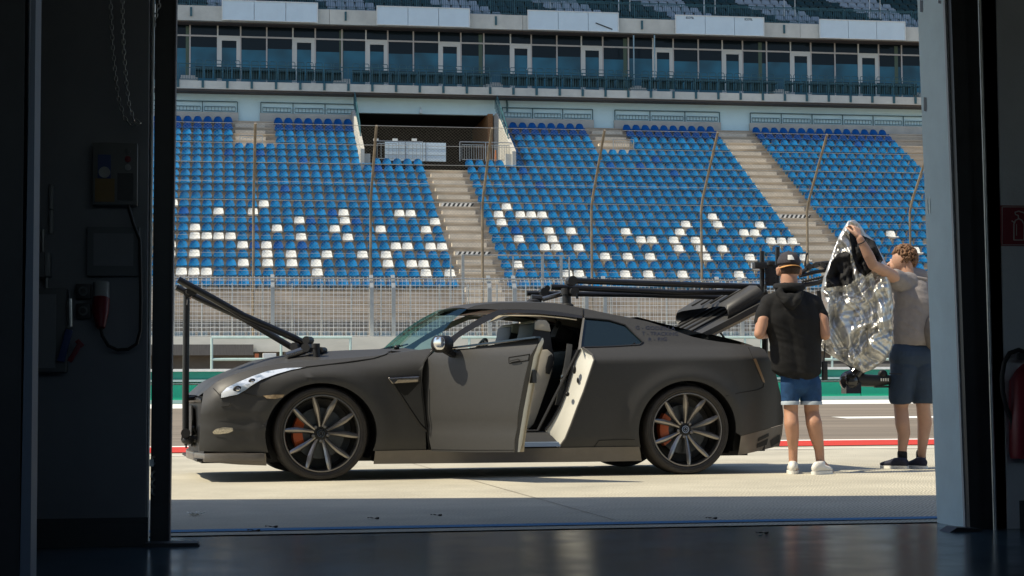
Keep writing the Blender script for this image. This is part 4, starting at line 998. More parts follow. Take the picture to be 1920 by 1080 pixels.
# sills, front lip, rear lower bumper
patch('sill', Sp([(703, 845.5), (1198, 837.5), (1203, 864), (1100, 866), (900, 868), (700, 870)]), m_bronze, .008)
patch('sill', Sp([(703, 845.5), (1198, 837.5), (1203, 864), (1100, 866), (900, 868), (700, 870)]), m_bronze, .008, side=1)
lipP = [(-.84, .208), (-.6, .208), (-.41, .208), (-.40, .118), (-.6, .128), (-.84, .150)]
patch('front_lip', lipP, m_bronze, .012, su=.03); patch('front_lip', lipP, m_bronze, .012, side=1, su=.03)
mb = MB(); sd_ = [(u, hw(u, .3)+.006) for u in (-.42, -.5, -.58, -.66, -.74, -.80, -.85)]; ct_ = [(-.885-.035*(1-t*t)+.012*(t > 0)*t, .60*t) for t in [-1+2*k/12 for k in range(13)]]
mb.prism([Vector((u, -v, .150)) for u, v in sd_]+[Vector((u, v, .150)) for u, v in ct_]+[Vector((u, v, .150)) for u, v in sd_[::-1]], (0, 0, .060)); mb.build('splitter', m_bronze, car, bevel=.008)
rl = Sp([(1389, 817.5), (1430, 806.5), (1468, 796.5), (1466, 815), (1461, 836), (1420, 846), (1383, 854)])
patch('rear_valance', rl, m_bronze, .002); patch('rear_valance', rl, m_bronze, .002, side=1)
patch('side_vent', Sp([(1421, 822), (1441, 812), (1441, 818), (1420, 828)]), m_cblk, .006); patch('side_vent', Sp([(1419, 832), (1440, 822), (1437, 834), (1418, 840)]), m_cblk, .006)
patch('side_vent', Sp([(1444, 826), (1462, 814), (1461, 829), (1446, 838)]), m_cblk, .006)
# rear fascia with lamps and boot edge
mb = MB(); rows = []
for (w, uu) in ((.20, 3.60), (.37, 3.66), (.6, 3.66), (.8, 3.60), (.96, 3.50)):
    h = hw(uu-.02, w); rows.append([Vector((uu+.04*(1-t*t)-.03, h*t, w)) for t in [-1+2*k/16 for k in range(17)]])
mb.grid(rows); mb.build('rear_fascia', m_body, car, recalc=False)
m_tail = M('red_tail_lens', (.45, .01, .01), .2)
for s_ in (-1, 1):
    for v_ in (.42, .64):
        mb = MB(); mb.lathe([(.075, 0), (.075, .02), (.05, .028), (0, .03)], (3.62, s_*v_, .80), (1, 0, 0), 24); mb.build('tail_lamp', m_tail, car)
    mb = MB(); mb.lathe([(.05, 0), (.055, .1), (.04, .1), (.035, .02)], (3.56, s_*.45, .24), (1, 0, 0), 20); mb.build('exhaust_pipe', m_chrome, car)
# deck opening edges
mb = MB(); rows = []
for u in [3.14+.05*k for k in range(8)]:
    w = S(1300+(u-3.14)*250, 632)[1]; ww = 1.11-(u-3.14)*.24 if u < 3.3 else 1.072-(u-3.3)*.28
    rows.append([Vector((u, hw(u, ww)*t, ww-.012*abs(t)-.10*(1 if abs(t) < .8 and u < 3.42 else 0))) for t in (-1, -.93, -.81, -.79, 0, .79, .81, .93, 1)])
mb.grid(rows); mb.build('boot_frame', m_body, car, recalc=False, angle=30)
# rear screen
mb = MB(); rows = []
for (u, w) in ((2.56, 1.24), (2.75, 1.19), (2.95, 1.14), (3.15, 1.085)): rows.append([Vector((u, (hw(u, w)-.03)*t, w)) for t in [-1+k/6 for k in range(13)]])
mb.grid(rows); mb.build('rear_window', m_rglass, car, recalc=False)
# roof and flanks
flank = Sp([(876, 580), (890, 573), (905, 570.5), (940, 567.5), (1000, 567), (1050, 570), (1093, 578), (1093, 592), (1050, 585), (1010, 581), (960, 579.5), (935, 580.5), (905, 579)])
patch('roof_side', flank, m_body); patch('roof_side', flank, m_body, side=1)
RT_ = Sp([(876, 579), (890, 573), (905, 570.5), (940, 567.5), (1000, 567), (1050, 570), (1093, 578), (1122, 584), (1150, 590), (1183, 596)])
mb = MB(); rows = []
for (u, w) in RT_:
    h = hw(u, w); rows.append([Vector((u-.05*(1-t*t)*sm(1.5, 1.2, u), h*t, w+.022*(1-t**4)-(.0))) for t in [-1+k/9 for k in range(19)]])
mb.grid(rows); mb.build('roof', m_body, car, recalc=False, angle=50)
mb = MB(); rows = []
for (u, w) in RT_[1:]:
    h = hw(u, w)-.04; rows.append([Vector((u, h*t, w-.05)) for t in (-1, -.5, 0, .5, 1)])
mb.grid(rows); mb.build('headliner', m_beige, car, recalc=False)
# A pillar, window seals, windscreen
ap = [(806, 657), (838, 637), (870, 614), (903, 594), (935, 580.5), (1010, 581), (1050, 585), (1092, 592), (1092, 597), (1050, 592), (1010, 588), (955, 586.5), (940, 589), (920, 599), (888, 616), (860, 633), (847, 647), (842, 656)]
patch('window_pillar', Sp(ap), m_rubc, .003); patch('window_pillar', Sp(ap), m_rubc, .003, side=1)
pt = [(937, 590), (955, 588), (1010, 589.5), (1050, 593.5), (1084, 597), (1084, 600), (1050, 597), (1010, 593), (958, 592), (925, 604), (917, 605)]
patch('pillar_trim', Sp(pt), m_beige, -.035); patch('pillar_trim', Sp(ap), m_beige, -.05, side=1)
patch('door_post_seal', Sp([(1083.5, 656), (1088, 620), (1092, 596), (1095.5, 596), (1092, 622), (1088.5, 654)]), M('grey_seal', (.16, .15, .135), .5), .012)
qg = Sp([(1095, 595), (1142, 600), (1172, 610), (1190, 627), (1205, 641), (1199, 645), (1150, 648), (1088, 650)])
patch('quarter_window', qg, m_rglass, -.006); patch('quarter_window', qg, m_rglass, -.006, side=1)
def tubeS(name, pts, r, m, off=.004, parent=None, side=-1):
    mb = MB(); P = []
    for x, y in pts: u, w = S(x, y, off); P.append(Vector((u, side*(hw(u, w)+off), w)))
    mb.tube(P, r, 5); return mb.build(name, m, parent or car, recalc=False)
tubeS('window_trim', [(1092, 651), (1150, 649.5), (1199, 646), (1205.5, 641), (1190, 626), (1172, 609), (1142, 600), (1097, 596)], .006, m_rubc)
base = []; head = []
pts_b = [S(806, 657)] ; ub, wb = pts_b[0]; uh, wh = S(876, 579.5); hb = hw(ub, wb)-.01; hh = hw(uh, wh)-.01
mb = MB(); rows = []
for j in range(9):
    s_ = j/8; rows.append([Vector(((ub+(uh-ub)*s_)-(.24*(1-s_)+.10*s_)*(1-t*t)*1.0, (hb+(hh-hb)*s_)*t, (wb+(wh-wb)*s_)+.035*math.sin(math.pi*s_)*1.0+(-.01+.03*s_)*(1-t*t))) for t in [-1+k/8 for k in range(17)]])
mb.grid(rows); mb.build('windscreen', m_cglass, car, recalc=False, solid=0)
mb = MB(); 
for k in range(3): mb.tube([(.62+.1*k*0, -.55+.35*k, .995), (.78, -.50+.35*k+.25, 1.03)], .006, 6)
mb.ball((.64, -.52, .995), .022, 8); mb.build('wiper', m_cblk, car)
mb = MB(); rows = [[Vector((u, v, w)) for v in (-.76, -.4, 0, .4, .76)] for u, w in ((.55, .965), (.72, .955), (.95, .93), (1.15, .95), (1.25, .90), (1.25, .6))]; mb.grid(rows); mb.build('dashboard', m_bleath, car, recalc=False)
mb = MB(); mb.box(.98, 1.10, -.58, -.22, .93, 1.0); mb.build('instrument_hood', m_bleath, car, bevel=.02)
# steering wheel
cw_ = Vector((1.30, -.38, .90)); mb = MB(); ax = Vector((-.9, 0, .42)).normalized(); xx = Vector((0, 1, 0)); yy = ax.cross(xx)
mb.tube([cw_+(xx*math.cos(a)+yy*math.sin(a))*.18 for a in [2*math.pi*k/28 for k in range(28)]], .016, 8, closed=True); mb.ball(cw_, .05, 8)
for a in (0, math.pi, -math.pi/2): mb.tube([cw_, cw_+(xx*math.cos(a)+yy*math.sin(a))*.17], .014, 6)
mb.build('steering_wheel', m_bleath, car)
# ---- floor, bulkheads and wheel wells
mb = MB(); mb.box(-.85, 3.5, -.58, .58, .13, .17); mb.box(.43, 2.45, -.83, .83, .13, .17); mb.box(.43, .47, -.80, .80, .17, .84); mb.box(2.42, 2.46, -.80, .80, .17, 1.0); mb.box(-.9, -.45, -.80, .80, .15, .17); mb.box(3.29, 3.56, -.80, .80, .17, .42)
mb.build('underbody', m_cblk, car, angle=0)
mb = MB()
for s_ in (-1, 1):
    for cu, a, b in ((0, .415, .378), (2.868, .40, .385)):
        A = arch(cu, a, b, .16, 24); rows = [[Vector((u, s_*(hw(u, w)-.004), w)) for u, w in A], [Vector((u, s_*.60, w)) for u, w in A]]; mb.grid(rows)
        mb.add([Vector((u, s_*.60, w)) for u, w in A], [tuple(range(len(A)))]); mb.build('wheel_arch_liner', m_cblk, car, recalc=False, angle=40); mb = MB()
mb = MB(); mb.box(2.46, 3.5, -.7, .7, .3, .85); mb.build('boot_floor', m_cblk, car, angle=0)
# ---- door aperture: cream jamb between skin edge and inner seal
inner = [(1030, 830), (1022, 806), (1034, 790), (1048, 765), (1060, 735), (1069, 705), (1076, 678), (1084, 660), (1086, 655), (1086, 652)]
Sk = Sp(skin_edge); In = [cl(x, y, -.80) for x, y in inner]
mb = MB(); rows = []
for k in range(5):
    s_ = k/4; rows.append([Vector((a[0]+(b[0]-a[0])*s_, -(hw(*a)+(.80-hw(*a))*(s_**.7)), a[1]+(b[1]-a[1])*s_)) for a, b in zip(Sk, In)])
mb.grid(rows); jb = mb.build('door_jamb', m_cwhite, car, recalc=False, angle=60)
mb = MB(); mb.tube([Vector((u, -(hw(u, w)+.003), w)) for u, w in Sk], .008, 6); mb.build('edge_seal', M('grey_seal_dark', (.09, .085, .08), .5), car)
mb = MB(); mb.tube([Vector((u, -.805, w)) for u, w in In[1:]]+[Vector((cl(1008, 806, -.8)[0], -.805, cl(1008, 807, -.8)[1])), Vector((cl(970, 808, -.8)[0], -.805, cl(970, 808, -.8)[1])), Vector((.9, -.805, cl(970, 808, -.8)[1]))], .011, 6); mb.build('door_seal', m_rubc, car)
for (x, y, a, b) in ((1077, 693, .014, .034), (1083, 713, .008, .022), (1064, 739, .016, .018)):
    u, w = cl(x, y, -.86); mb = MB(); mb.ball((u, -.862, w), (a, .012, b), 8); mb.build('latch_fitting', m_cblk, car)
# sill step
u0, u1 = .88, S(1047, 840)[0]; wi = cl(970, 809, -.80)[1]
mb = MB(); mb.grid([[Vector((u0, -.925, .232)), Vector((u1, -.925, .232))], [Vector((u0, -.915, .262)), Vector((u1-.01, -.915, .262))], [Vector((u0, -.90, .268)), Vector((u1-.02, -.90, .268))]]); mb.build('scuff_plate', M('blue_grey_metal', (.18, .24, .34), .35, .5), car, recalc=False, angle=0)
mb = MB(); mb.grid([[Vector((u0, -.90, .268)), Vector((u1-.02, -.90, .268))], [Vector((u0, -.86, .31)), Vector((u1-.05, -.86, .31))], [Vector((u0, -.80, wi)), Vector((In[1][0], -.80, wi))]]); mb.build('sill_top', m_body, car, recalc=False, angle=40)
mb = MB(); mb.box(u0, 2.42, -.80, -.76, .16, wi-.012); mb.box(u0, 2.42, -.84, -.80, .17, .232); mb.build('inner_sill', m_cblk, car, angle=0)
# inner rear trim panel seen through the opening
mb = MB(); P = [cl(x, y, -.78) for x, y in [(1030, 800), (1044, 770), (1057, 735), (1066, 700), (1073, 672), (1080, 652)]]; mb.grid([[Vector((u+.02, -.78, w)) for u, w in P], [Vector((2.42, -.72, w)) for u, w in P]]); mb.build('rear_trim', m_bleath, car, recalc=False)
# seats
def seatprof(v0, v1, sh, label=None):
    bs = [(975, 640), (992, 648), (999, 622), (1001, 606), (1010, 600), (1024, 601), (1031, 610), (1035, 640), (1037, 652), (1041, 672), (1038, 695), (1028, 725), (1014, 760), (1002, 792), (985, 808), (950, 812), (955, 780), (965, 740), (972, 690)]
    P = [cl(x, y, -.60) for x, y in bs]
    st = MB(); st.prism([Vector((u, v0, w)) for u, w in P], (0, v1-v0, 0)); s = st.build('seat_back', m_bleath, car, bevel=.02)
    mb = MB(); mb.box(1.05, 1.62, v0, v1, .22, .42); mb.build('seat_cushion', m_bleath, car, bevel=.04)
    B = [cl(x, y, -.60) for x, y in [(1004, 668), (1014, 656), (1026, 655), (1036, 664), (1038, 680), (1030, 710), (1020, 740), (1008, 775), (1000, 795), (990, 805), (984, 800), (988, 770), (996, 720)]]
    mb = MB(); mb.prism([Vector((u, v0-.018, w)) for u, w in B], (0, .03, 0)); mb.build('seat_bolster', m_beige, s, bevel=.012)
    H = [cl(x, y, -.60) for x, y in [(1002, 618), (1003, 604), (1010, 599), (1024, 600), (1030, 608), (1033, 622)]]
    mb = MB(); mb.prism([Vector((u, v0-.012, w)) for u, w in H], (0, v1-v0+.024, 0)); mb.build('headrest', m_beige, s, bevel=.012)
    B = [cl(x, y, -.62) for x, y in [(1028, 668), (1034, 664), (1038, 672), (1036, 688), (1030, 702), (1023, 700), (1023, 688)]]
    mb = MB(); mb.prism([Vector((u, v0-.030, w)) for u, w in B], (0, .02, 0)); mb.build('side_control', m_cblk, s, bevel=.004)
seatprof(-.60, -.12, 1); seatprof(.14, .62, 1)
mb = MB(); P = [(1068, 645, -.72), (1066, 665, -.73), (1062, 690, -.74), (1058, 706, -.75), (1052, 735, -.74), (1046, 760, -.72)]
Q = [Vector((cl(x, y, v)[0], v, cl(x, y, v)[1])) for x, y, v in P]
for a, b in zip(Q, Q[1:]): mb.bar(a, b, .045, .004, up=(0, 1, 0))
sb = mb.build('seat_belt', M('belt_grey', (.12, .12, .115), .7), car, angle=0)
c = Q[3]; mb = MB(); mb.cbox(c+Vector((0, -.01, 0)), (.06, .015, .025)); mb.cbox(c+Vector((-.02, -.01, -.04)), (.03, .012, .04)); mb.build('buckle', m_chrome, sb, bevel=.003)
# monitor and cables inside
mb = MB(); u, w = cl(1056, 627, -.1); mb.cbox((u, -.05, w), (.13, .18, .10), Matrix.Rotation(.4, 3, 'Y')); mb.tube([(u-.02, -.12, w+.05), (u-.08, -.12, w+.14), (u-.03, -.15, w+.2)], .006, 6); mb.tube([(u, -.12, w-.05), (u-.04, -.15, w-.10), (u+.03, -.15, w-.15)], .006, 6); mb.ball((u-.04, -.1, w+.08), .03, 8); mb.build('monitor', m_cblk, car)
mb = MB(); u, w = cl(985, 622, .6); mb.prism([(u-.04, .62, w+.13), (u+.10, .62, w+.13), (u+.12, .70, w-.15), (u-.02, .70, w-.15)], (0, .05, 0)); mb.build('far_pillar_trim', m_beige, car, bevel=.01)
mb = MB(); mb.box(2.05, 2.42, -.7, .7, .75, .98); mb.build('rear_shelf', m_bleath, car, bevel=.03)
# ---- open door
DA = math.radians(61.5); HX = Vector((.805, -.925, 0)); dd = Vector((math.cos(DA), -math.sin(DA), 0)); dn = Vector((-math.sin(DA), -math.cos(DA), 0))  # dn: outer normal
def dl(px, py, off=0.):
    # photo point onto the outer plane of the swung door: (distance from hinge, height)
    d = ray(px, py); o = CAM-CO; ol = Vector((o.dot(UD), o.dot(ND), CAM.z)); dv = Vector((d.dot(UD), d.dot(ND), d.z)); n = dn
    t = (HX+n*off-ol).dot(n)/dv.dot(n); p = ol+dv*t-HX; return p.dot(dd), p.z
def dpos(s_, w, off): return HX+dd*s_+dn*off+Vector((0, 0, w))
def dbul(s_, w):   # curvature of the door skin
    return -.030*((w-.62)/.4)**2*(1 if w > .62 else .55)-.05*max(0, (w-.90)/.1)**2*.6+(-.012*math.exp(-((w-.40)/.05)**2))
dout = [dl(x, y) for x, y in [(812, 657), (840, 655), (868, 653), (935, 643), (1000, 633), (1001, 640), (996, 656), (991, 668), (985, 700), (978, 738), (972, 770), (967, 800), (963, 825), (961, 848), (880, 848), (806, 846), (802, 820), (797, 780), (792, 740), (790, 705), (793, 685), (800, 670)]]
door = MB()
for c in cells(dout, .05, .05): door.add([dpos(s_, w, dbul(s_, w)) for s_, w in c], [tuple(range(len(c)))])
m_door = m_body
dr = door.build('open_door', m_door, car, merge=.0004, recalc=False, angle=40); dr['label'] = 'front door swung wide open'
mb = MB(); n = len(dout)
mb.add([dpos(s_, w, dbul(s_, w)-.001) for s_, w in dout]+[dpos(s_, w, -.05) for s_, w in dout], [(i, (i+1) % n, n+(i+1) % n, n+i) for i in range(n)]); mb.build('door_return', m_body, dr, recalc=False, angle=30)
te = dout[4:14]
mb = MB(); mb.add([dpos(s_-.003, w, -.05) for s_, w in te]+[dpos(s_-.02, w, -.115 if w > .3 else -.09) for s_, w in te], [(i, i+1, len(te)+i+1, len(te)+i) for i in range(len(te)-1)]); mb.build('door_edge', m_cwhite, dr, recalc=False, angle=40)
mb = MB(); ti = [(s_, w) for s_, w in dout if True]; mb.add([dpos(min(s_, 1.13), w, -.112) for s_, w in ti], [tuple(range(len(ti)))]); mb.build('door_trim', m_beige, dr, recalc=False, angle=0)
mb = MB(); u_, w_ = dl(993, 706); mb.cbox(dpos(te[4][0]-.01, w_, -.085), (.03, .04, .09), Matrix.Rotation(-DA, 3, 'Z')); mb.build('door_latch', m_cblk, dr)
mb = MB(); s1, w1 = dl(872, 652); s2, w2 = dl(1000, 632.5); mb.bar(dpos(s1-.25, w1+.0, -.045), dpos(s2, w2+.002, -.045), .05, .012); mb.build('glass_seal', M('blue_black_seal', (.02, .04, .07), .3), dr)
# handle
hp = [dl(x, y) for x, y in [(952, 670), (990, 664), (989, 675), (953, 681)]]
mb = MB(); mb.add([dpos(s_, w, dbul(s_, w)+.002) for s_, w in hp], [(0,1,2,3)]); hd = mb.build('handle', m_body, dr, recalc=False, angle=0)
mb = MB(); mb.tube([dpos(s_, w, dbul(s_, w)+.003) for s_, w in hp], .004, 5, closed=True); mb.tube([dpos(*dl(x, y), .004) for x, y in ((957, 677), (972, 673), (976, 676), (960, 679))], .003, 5, closed=True); mb.build('handle_gap', m_gap, dr)
mb = MB(); lowp = [dl(x, y) for x, y in ((806, 842.5), (880, 844), (961, 844))]; mb.tube([dpos(s_, w, dbul(s_, w)+.001) for s_, w in lowp], .003, 5); mb.build('door_gap', m_gap, dr)
# mirror
_d = ray(829, 645); _o = CAM-CO; _ol = Vector((_o.dot(UD), _o.dot(ND), CAM.z)); _dv = Vector((_d.dot(UD), _d.dot(ND), _d.z)); _n = dn; _t = (HX+_n*.09-_ol).dot(_n)/_dv.dot(_n); mc = _ol+_dv*_t
print('MIRROR', mc, (mc-HX).dot(dd))
mb = MB(); mb.ball(mc, (.085, .10, .078), 14, Matrix.Rotation(-.3, 3, 'Z')); mb.v = [Vector((p.x, p.y, min(mc.z+.062, max(mc.z-.064, p.z)))) for p in mb.v]; mb.bar(mc-Vector((0, -.02, .03)), mc-dn*.11-Vector((0, 0, .08)), .05, .04); mm_ = mb.build('door_mirror', m_cblk, dr, angle=60)
mb = MB(); c = mc+Vector((-.040, -.083, .004)); mb.ball(c, (.050, .012, .060), 12, Matrix.Rotation(-.75, 3, 'Z')); mb.v = [Vector((p.x, p.y, min(c.z+.045, max(c.z-.048, p.z)))) for p in mb.v]; mb.build('mirror_glass', m_chrome, dr)
# ---- lights, badges, lines
hl = Sp([(413.5, 747), (414, 738), (425, 727), (445, 717), (475, 704.5), (502, 695.5), (537, 690), (573, 689), (545, 694), (520, 701), (490, 712), (472, 723), (460, 732), (445, 740), (430, 743)])
patch('headlight', hl, m_lamp, .004, su=.02, sw=.02)
farhl = [(u, w) for u, w in hl]; patch('headlight', farhl, m_lamp, .004, su=.02, sw=.02, side=1)
hl1 = [o for o in bpy.data.objects if o.name == 'headlight'][0]
for (x, y, r) in ((446, 730, .026), (473, 715, .021)):
    u, w = S(x, y); mb = MB(); mb.ball((u, -(hw(u, w)-.002), w), (r*1.35, .010, r*1.05), 10); mb.build('lens_ring', m_cblk, hl1)
    u, w = S(x, y); mb = MB(); mb.ball((u, -(hw(u, w)-.004), w), (r, .014, r*.75), 10); mb.build('lens', m_chrome, hl1)
mb = MB(); P = Sp([(414, 738), (413.5, 747), (430, 743.5), (445, 740.5), (460, 732.5), (472, 723.5), (490, 712.5), (520, 701.5), (545, 694.5), (573, 689)]); mb.tube([Vector((u, -(hw(u, w)+.004), w)) for u, w in P], .0035, 5); mb.build('lamp_seal', m_gap, hl1)
patch('marker_lamp', Sp([(493, 742), (512, 740), (533, 740), (530, 745), (515, 748), (500, 747)]), M('amber_lens', (.35, .26, .16), .2, var=.4, vs=60), .008, su=.02, sw=.02)
patch('fog_lamp', Sp([(398, 810), (405, 804), (420, 801), (436, 802), (437, 808), (428, 812), (412, 814), (401, 814)]), M('clear_lens', (.5, .46, .38), .2, .5, var=.4, vs=80), .006, su=.02, sw=.02)
patch('washer_cover', Sp([(416, 757), (433, 755), (429, 761), (415, 762)]), m_body, .006, su=.03, sw=.03)
tubeS('panel_gap', [(415, 762.5), (429, 761.5), (433, 755)], .003, m_gap)
patch('reflector', Sp([(1412, 673), (1417, 672), (1433, 713), (1434, 718), (1430, 716)]), M('smoked_amber', (.30, .20, .12), .25), .005, su=.02, sw=.02)
tubeS('panel_gap', [(458, 737), (475, 741), (490, 743), (500, 742)], .003, m_gap)
tubeS('panel_gap', [(413, 742), (405, 733), (400, 728)], .003, m_gap)
tubeS('panel_gap', [(573, 688), (600, 685), (650, 679), (700, 672), (722, 665), (735, 658)], .0045, m_gap)
tubeS('panel_gap', [(812, 657), (803, 668), (795, 680), (791, 695), (790, 715), (793, 745), (798, 785), (803, 820), (806, 846)], .009, m_gap, off=-.004)
tubeS('panel_gap', [(1361, 742), (1385, 737), (1420, 731), (1431, 726), (1432, 719)], .0025, m_gap)
tubeS('panel_gap', [(1403, 651), (1412, 672)], .003, m_gap); tubeS('panel_gap', [(1114, 838), (1123, 826), (1145, 825), (1190, 824)], .002, m_gap)
tubeS('panel_gap', [(1093, 579), (1093, 591)], .004, m_gap)
# fender vent: chrome blade above a dark triangular outlet
patch('fender_outlet', Sp([(735, 719), (787, 717), (765, 740), (758, 742)]), m_gap, .002, su=.03, sw=.03)
tubeS('outlet_edge', [(737, 719), (752, 742), (770, 770), (787, 795), (800, 808)], .012, m_cblk, off=-.004)
bl = patch('fender_badge', Sp([(727, 709), (787, 705), (787, 716), (734, 719)]), M('dark_chrome', (.22, .2, .18), .2, .9, var=.3, vs=30), .010, su=.03, sw=.03, solid=.01)
patch('badge_mark', Sp([(735, 711), (748, 710.3), (748, 716), (737, 717)]), m_cblk, .012, su=.03, sw=.03, parent=bl)
def text_on(txt, px0, py0, px1, py1, hpx, m, name, offs=.003):
    tc = bpy.data.curves.new('t', 'FONT'); tc.body = txt; tc.size = 1; to = bpy.data.objects.new('t', tc); COL.objects.link(to)
    dg = bpy.context.evaluated_depsgraph_get(); me = bpy.data.meshes.new_from_object(to.evaluated_get(dg)); bpy.data.objects.remove(to)
    wd = max(v.co.x for v in me.vertices); hh_ = .7
    for v in me.vertices:
        t = v.co.x/wd; x = px0+(px1-px0)*t; y = py0+(py1-py0)*t-v.co.y/hh_*hpx; u, w = S(x, y, offs); v.co = (u, -(hw(u, w)+offs), w)
    me.materials.append(m); o = bpy.data.objects.new(name, me); COL.objects.link(o); o.parent = car; return o
m_txt = M('dark_lettering', (.022, .026, .045), .4)
text_on('G - GODZILLA', 1191, 617, 1266, 619, 6.5, m_txt, 'lettering'); text_on('T - TRACKING', 1203.5, 628, 1271, 629, 6.5, m_txt, 'lettering'); text_on('R - RIG', 1215, 639.5, 1250, 638.5, 6.5, m_txt, 'lettering')
text_on('GTR', 736, 716.8, 747, 716.3, 4.5, m_rpl, 'badge_letters', .015)
# ---- wheels
m_tyre = M('tyre_rubber', (.038, .034, .031), .7, var=.2, vs=20, bump=.05, bs=60)
m_rim = M('gunmetal_rim', (.27, .255, .24), .30, .9, var=.12, vs=12)
m_rimd = M('dark_rim_barrel', (.03, .03, .03), .4, .6)
m_disc = M('brake_disc', (.07, .075, .08), .35, .8, var=.2, vs=15)
m_cal = M('orange_caliper', (.33, .065, .015), .4)
def wheel(cu, side, R, spoke0, steer=0.):
    # built at wheel centre with outer face towards -v, then placed
    A = (0, -1, 0); mb = MB(); mb.lathe([(.262, .095), (.258, -.09)], (0, 0, 0), A, 60); mb.lathe([(.262, -.07), (.20, -.08), (.0, -.08)], (0, 0, 0), A, 60)
    root = mb.build('wheel', m_rimd, car); root.location = (cu, side*.79, R); root.rotation_euler = (0, 0, (math.pi if side > 0 else 0)+steer)
    mb = MB(); tw_ = .13
    mb.lathe([(.285, .10), (.292, .125), (.300, .132), (.318, .139), (.335, .136), (R-.006, .118), (R, .10), (R, -.10), (R-.008, -.125), (.32, -.13), (.285, -.11)], (0, 0, 0), A, 72); ty = mb.build('tyre', m_tyre, root, angle=30)
    mb = MB()
    for r_ in (.306, .327): mb.lathe([(r_-.002, .137), (r_, .1405), (r_+.002, .137)], (0, 0, 0), A, 72)
    mb.build('sidewall_ring', m_tyre, root)
    mb = MB(); mb.lathe([(.290, .118), (.286, .128), (.278, .128), (.272, .118), (.268, .10), (.262, .06), (.255, .0), (.262, -.10), (.285, -.11)], (0, 0, 0), A, 72); rim = mb.build('rim', m_rim, root, angle=40)
    for k in range(10):
        a = math.radians(spoke0+36*k); ca, sa = math.cos(a), math.sin(a); er = Vector((ca, 0, sa)); et = Vector((-sa, 0, ca)); rows = []
        mb = MB(); tws = .010*(1 if k % 2 else -1)
        for (r, hwid, y, tk) in ((.050, .013, -.070, .03), (.085, .014, -.076, .03), (.13, .017, -.088, .028), (.18, .021, -.104, .025), (.205, .021, -.114, .022), (.25, .018, -.120, .02), (.278, .013, -.121, .02)):
            c = er*r+et*(tws*math.sin(math.pi*min(1, r/.275)))
            rows.append([c-et*hwid*.55+Vector((0, y+tk, 0)), c-et*hwid+Vector((0, y+.006, 0)), c-et*hwid*.25+Vector((0, y-.004, 0)), c+et*hwid*.5+Vector((0, y-.001, 0)), c+et*hwid+Vector((0, y+.010, 0)), c+et*hwid*.55+Vector((0, y+tk, 0))])
        rows = [r_+[r_[0]] for r_ in rows]; mb.grid(rows); mb.add(rows[-1][:-1], [(0,1,2,3,4,5)]); mb.build('spoke', m_rim, root, angle=25)
    mb = MB(); mb.lathe([(.070, .03), (.068, .060), (.06, .068), (.035, .070), (.032, .078), (.0, .080)], (0, 0, 0), A, 40); mb.build('hub', m_rimd, root, angle=40)
    mb = MB(); mb.lathe([(.030, .079), (.029, .084), (.024, .084), (.022, .080)], (0, 0, 0), A, 30); mb.lathe([(.017, .080), (.016, .085), (.012, .085), (.011, .080)], (0, 0, 0), A, 24); mb.build('centre_cap', m_chrome, root)
    for k in range(5):
        a = math.radians(spoke0+25+72*k); mb = MB(); mb.lathe([(.012, .06), (.012, .078), (.008, .082), (.0, .082)], (math.cos(a)*.058, 0, math.sin(a)*.058), A, 10); mb.build('lug_nut', m_chrome if 0 else m_rim, root)
    mb = MB(); mb.lathe([(.07, .02), (.19, .02), (.19, -.01), (.07, -.01)], (0, 0, 0), A, 48); mb.build('brake_disc', m_disc, root, angle=30)
    mb = MB(); rows = []
    for k in range(13):
        a = math.radians((142 if side < 0 else 218)+ (6.3*k if side < 0 else -6.3*k)); r0, r1 = .135, .205; b = .012 if 2 < k < 10 else 0
        rows.append([Vector((math.cos(a)*r0, -.055-b, math.sin(a)*r0)), Vector((math.cos(a)*(r0+.03), -.062-b, math.sin(a)*(r0+.03))), Vector((math.cos(a)*r1, -.055-b, math.sin(a)*r1)), Vector((math.cos(a)*(r1+.005), .0, math.sin(a)*(r1+.005)))])
    mb.grid(rows); mb.build('brake_caliper', m_cal, root, angle=30)
    return root
wheel(0, -1, .350, 103, .035); wheel(2.868, -1, .350, 93); wheel(0, 1, .350, 80, .035); wheel(2.868, 1, .350, 60)
# ------------------------------------------------------------------ raised boot lid with wing
H0 = Vector((3.12, 0, 1.115)); TH = math.radians(27); e1 = Vector((math.cos(TH), 0, math.sin(TH))); e2 = Vector((-math.sin(TH), 0, math.cos(TH)))
def LD(a, v, h): return H0+e1*a+e2*h+Vector((0, v, 0))
mb = MB(); rows = []
for a in [-.02+.06*k for k in range(11)]: rows.append([LD(a, v*(.60+.06*min(1, a/.3)), .02*(1-v*v)-.02*max(0, a-.4)) for v in [-1+k/8 for k in range(17)]])
n_ = len(rows[0]); mb.grid(rows); mb.grid([[p-e2*.045 for p in r] for r in rows]); mb.grid([[r[0] for r in rows], [r[0]-e2*.045 for r in rows]]); mb.grid([[r[-1] for r in rows], [r[-1]-e2*.045 for r in rows]])
bl_ = mb.build('boot_lid', m_body, car, recalc=False); bl_['label'] = 'raised boot lid with rear wing'
mb = MB()
for v in (-.36, -.14, .08, .30): mb.tube([LD(a, v*(1+.15*a), .024) for a in (.0, .12, .25, .40, .55)], .009, 5)
mb.build('lid_groove', m_gap, bl_)
mb = MB(); 
mb.add([LD(a, -.61, h) for a, h in ((-.02, -.045), (.58, -.045), (.58, -.075), (.2, -.07), (.0, -.06))]+[LD(a, .61, h) for a, h in ((-.02, -.045), (.58, -.045), (.58, -.075), (.2, -.07), (.0, -.06))], [(0,1,2,3,4),(9,8,7,6,5),(3,2,7,8),(4,3,8,9)])
mb.build('lid_lining', m_beige, bl_, recalc=False, angle=0)
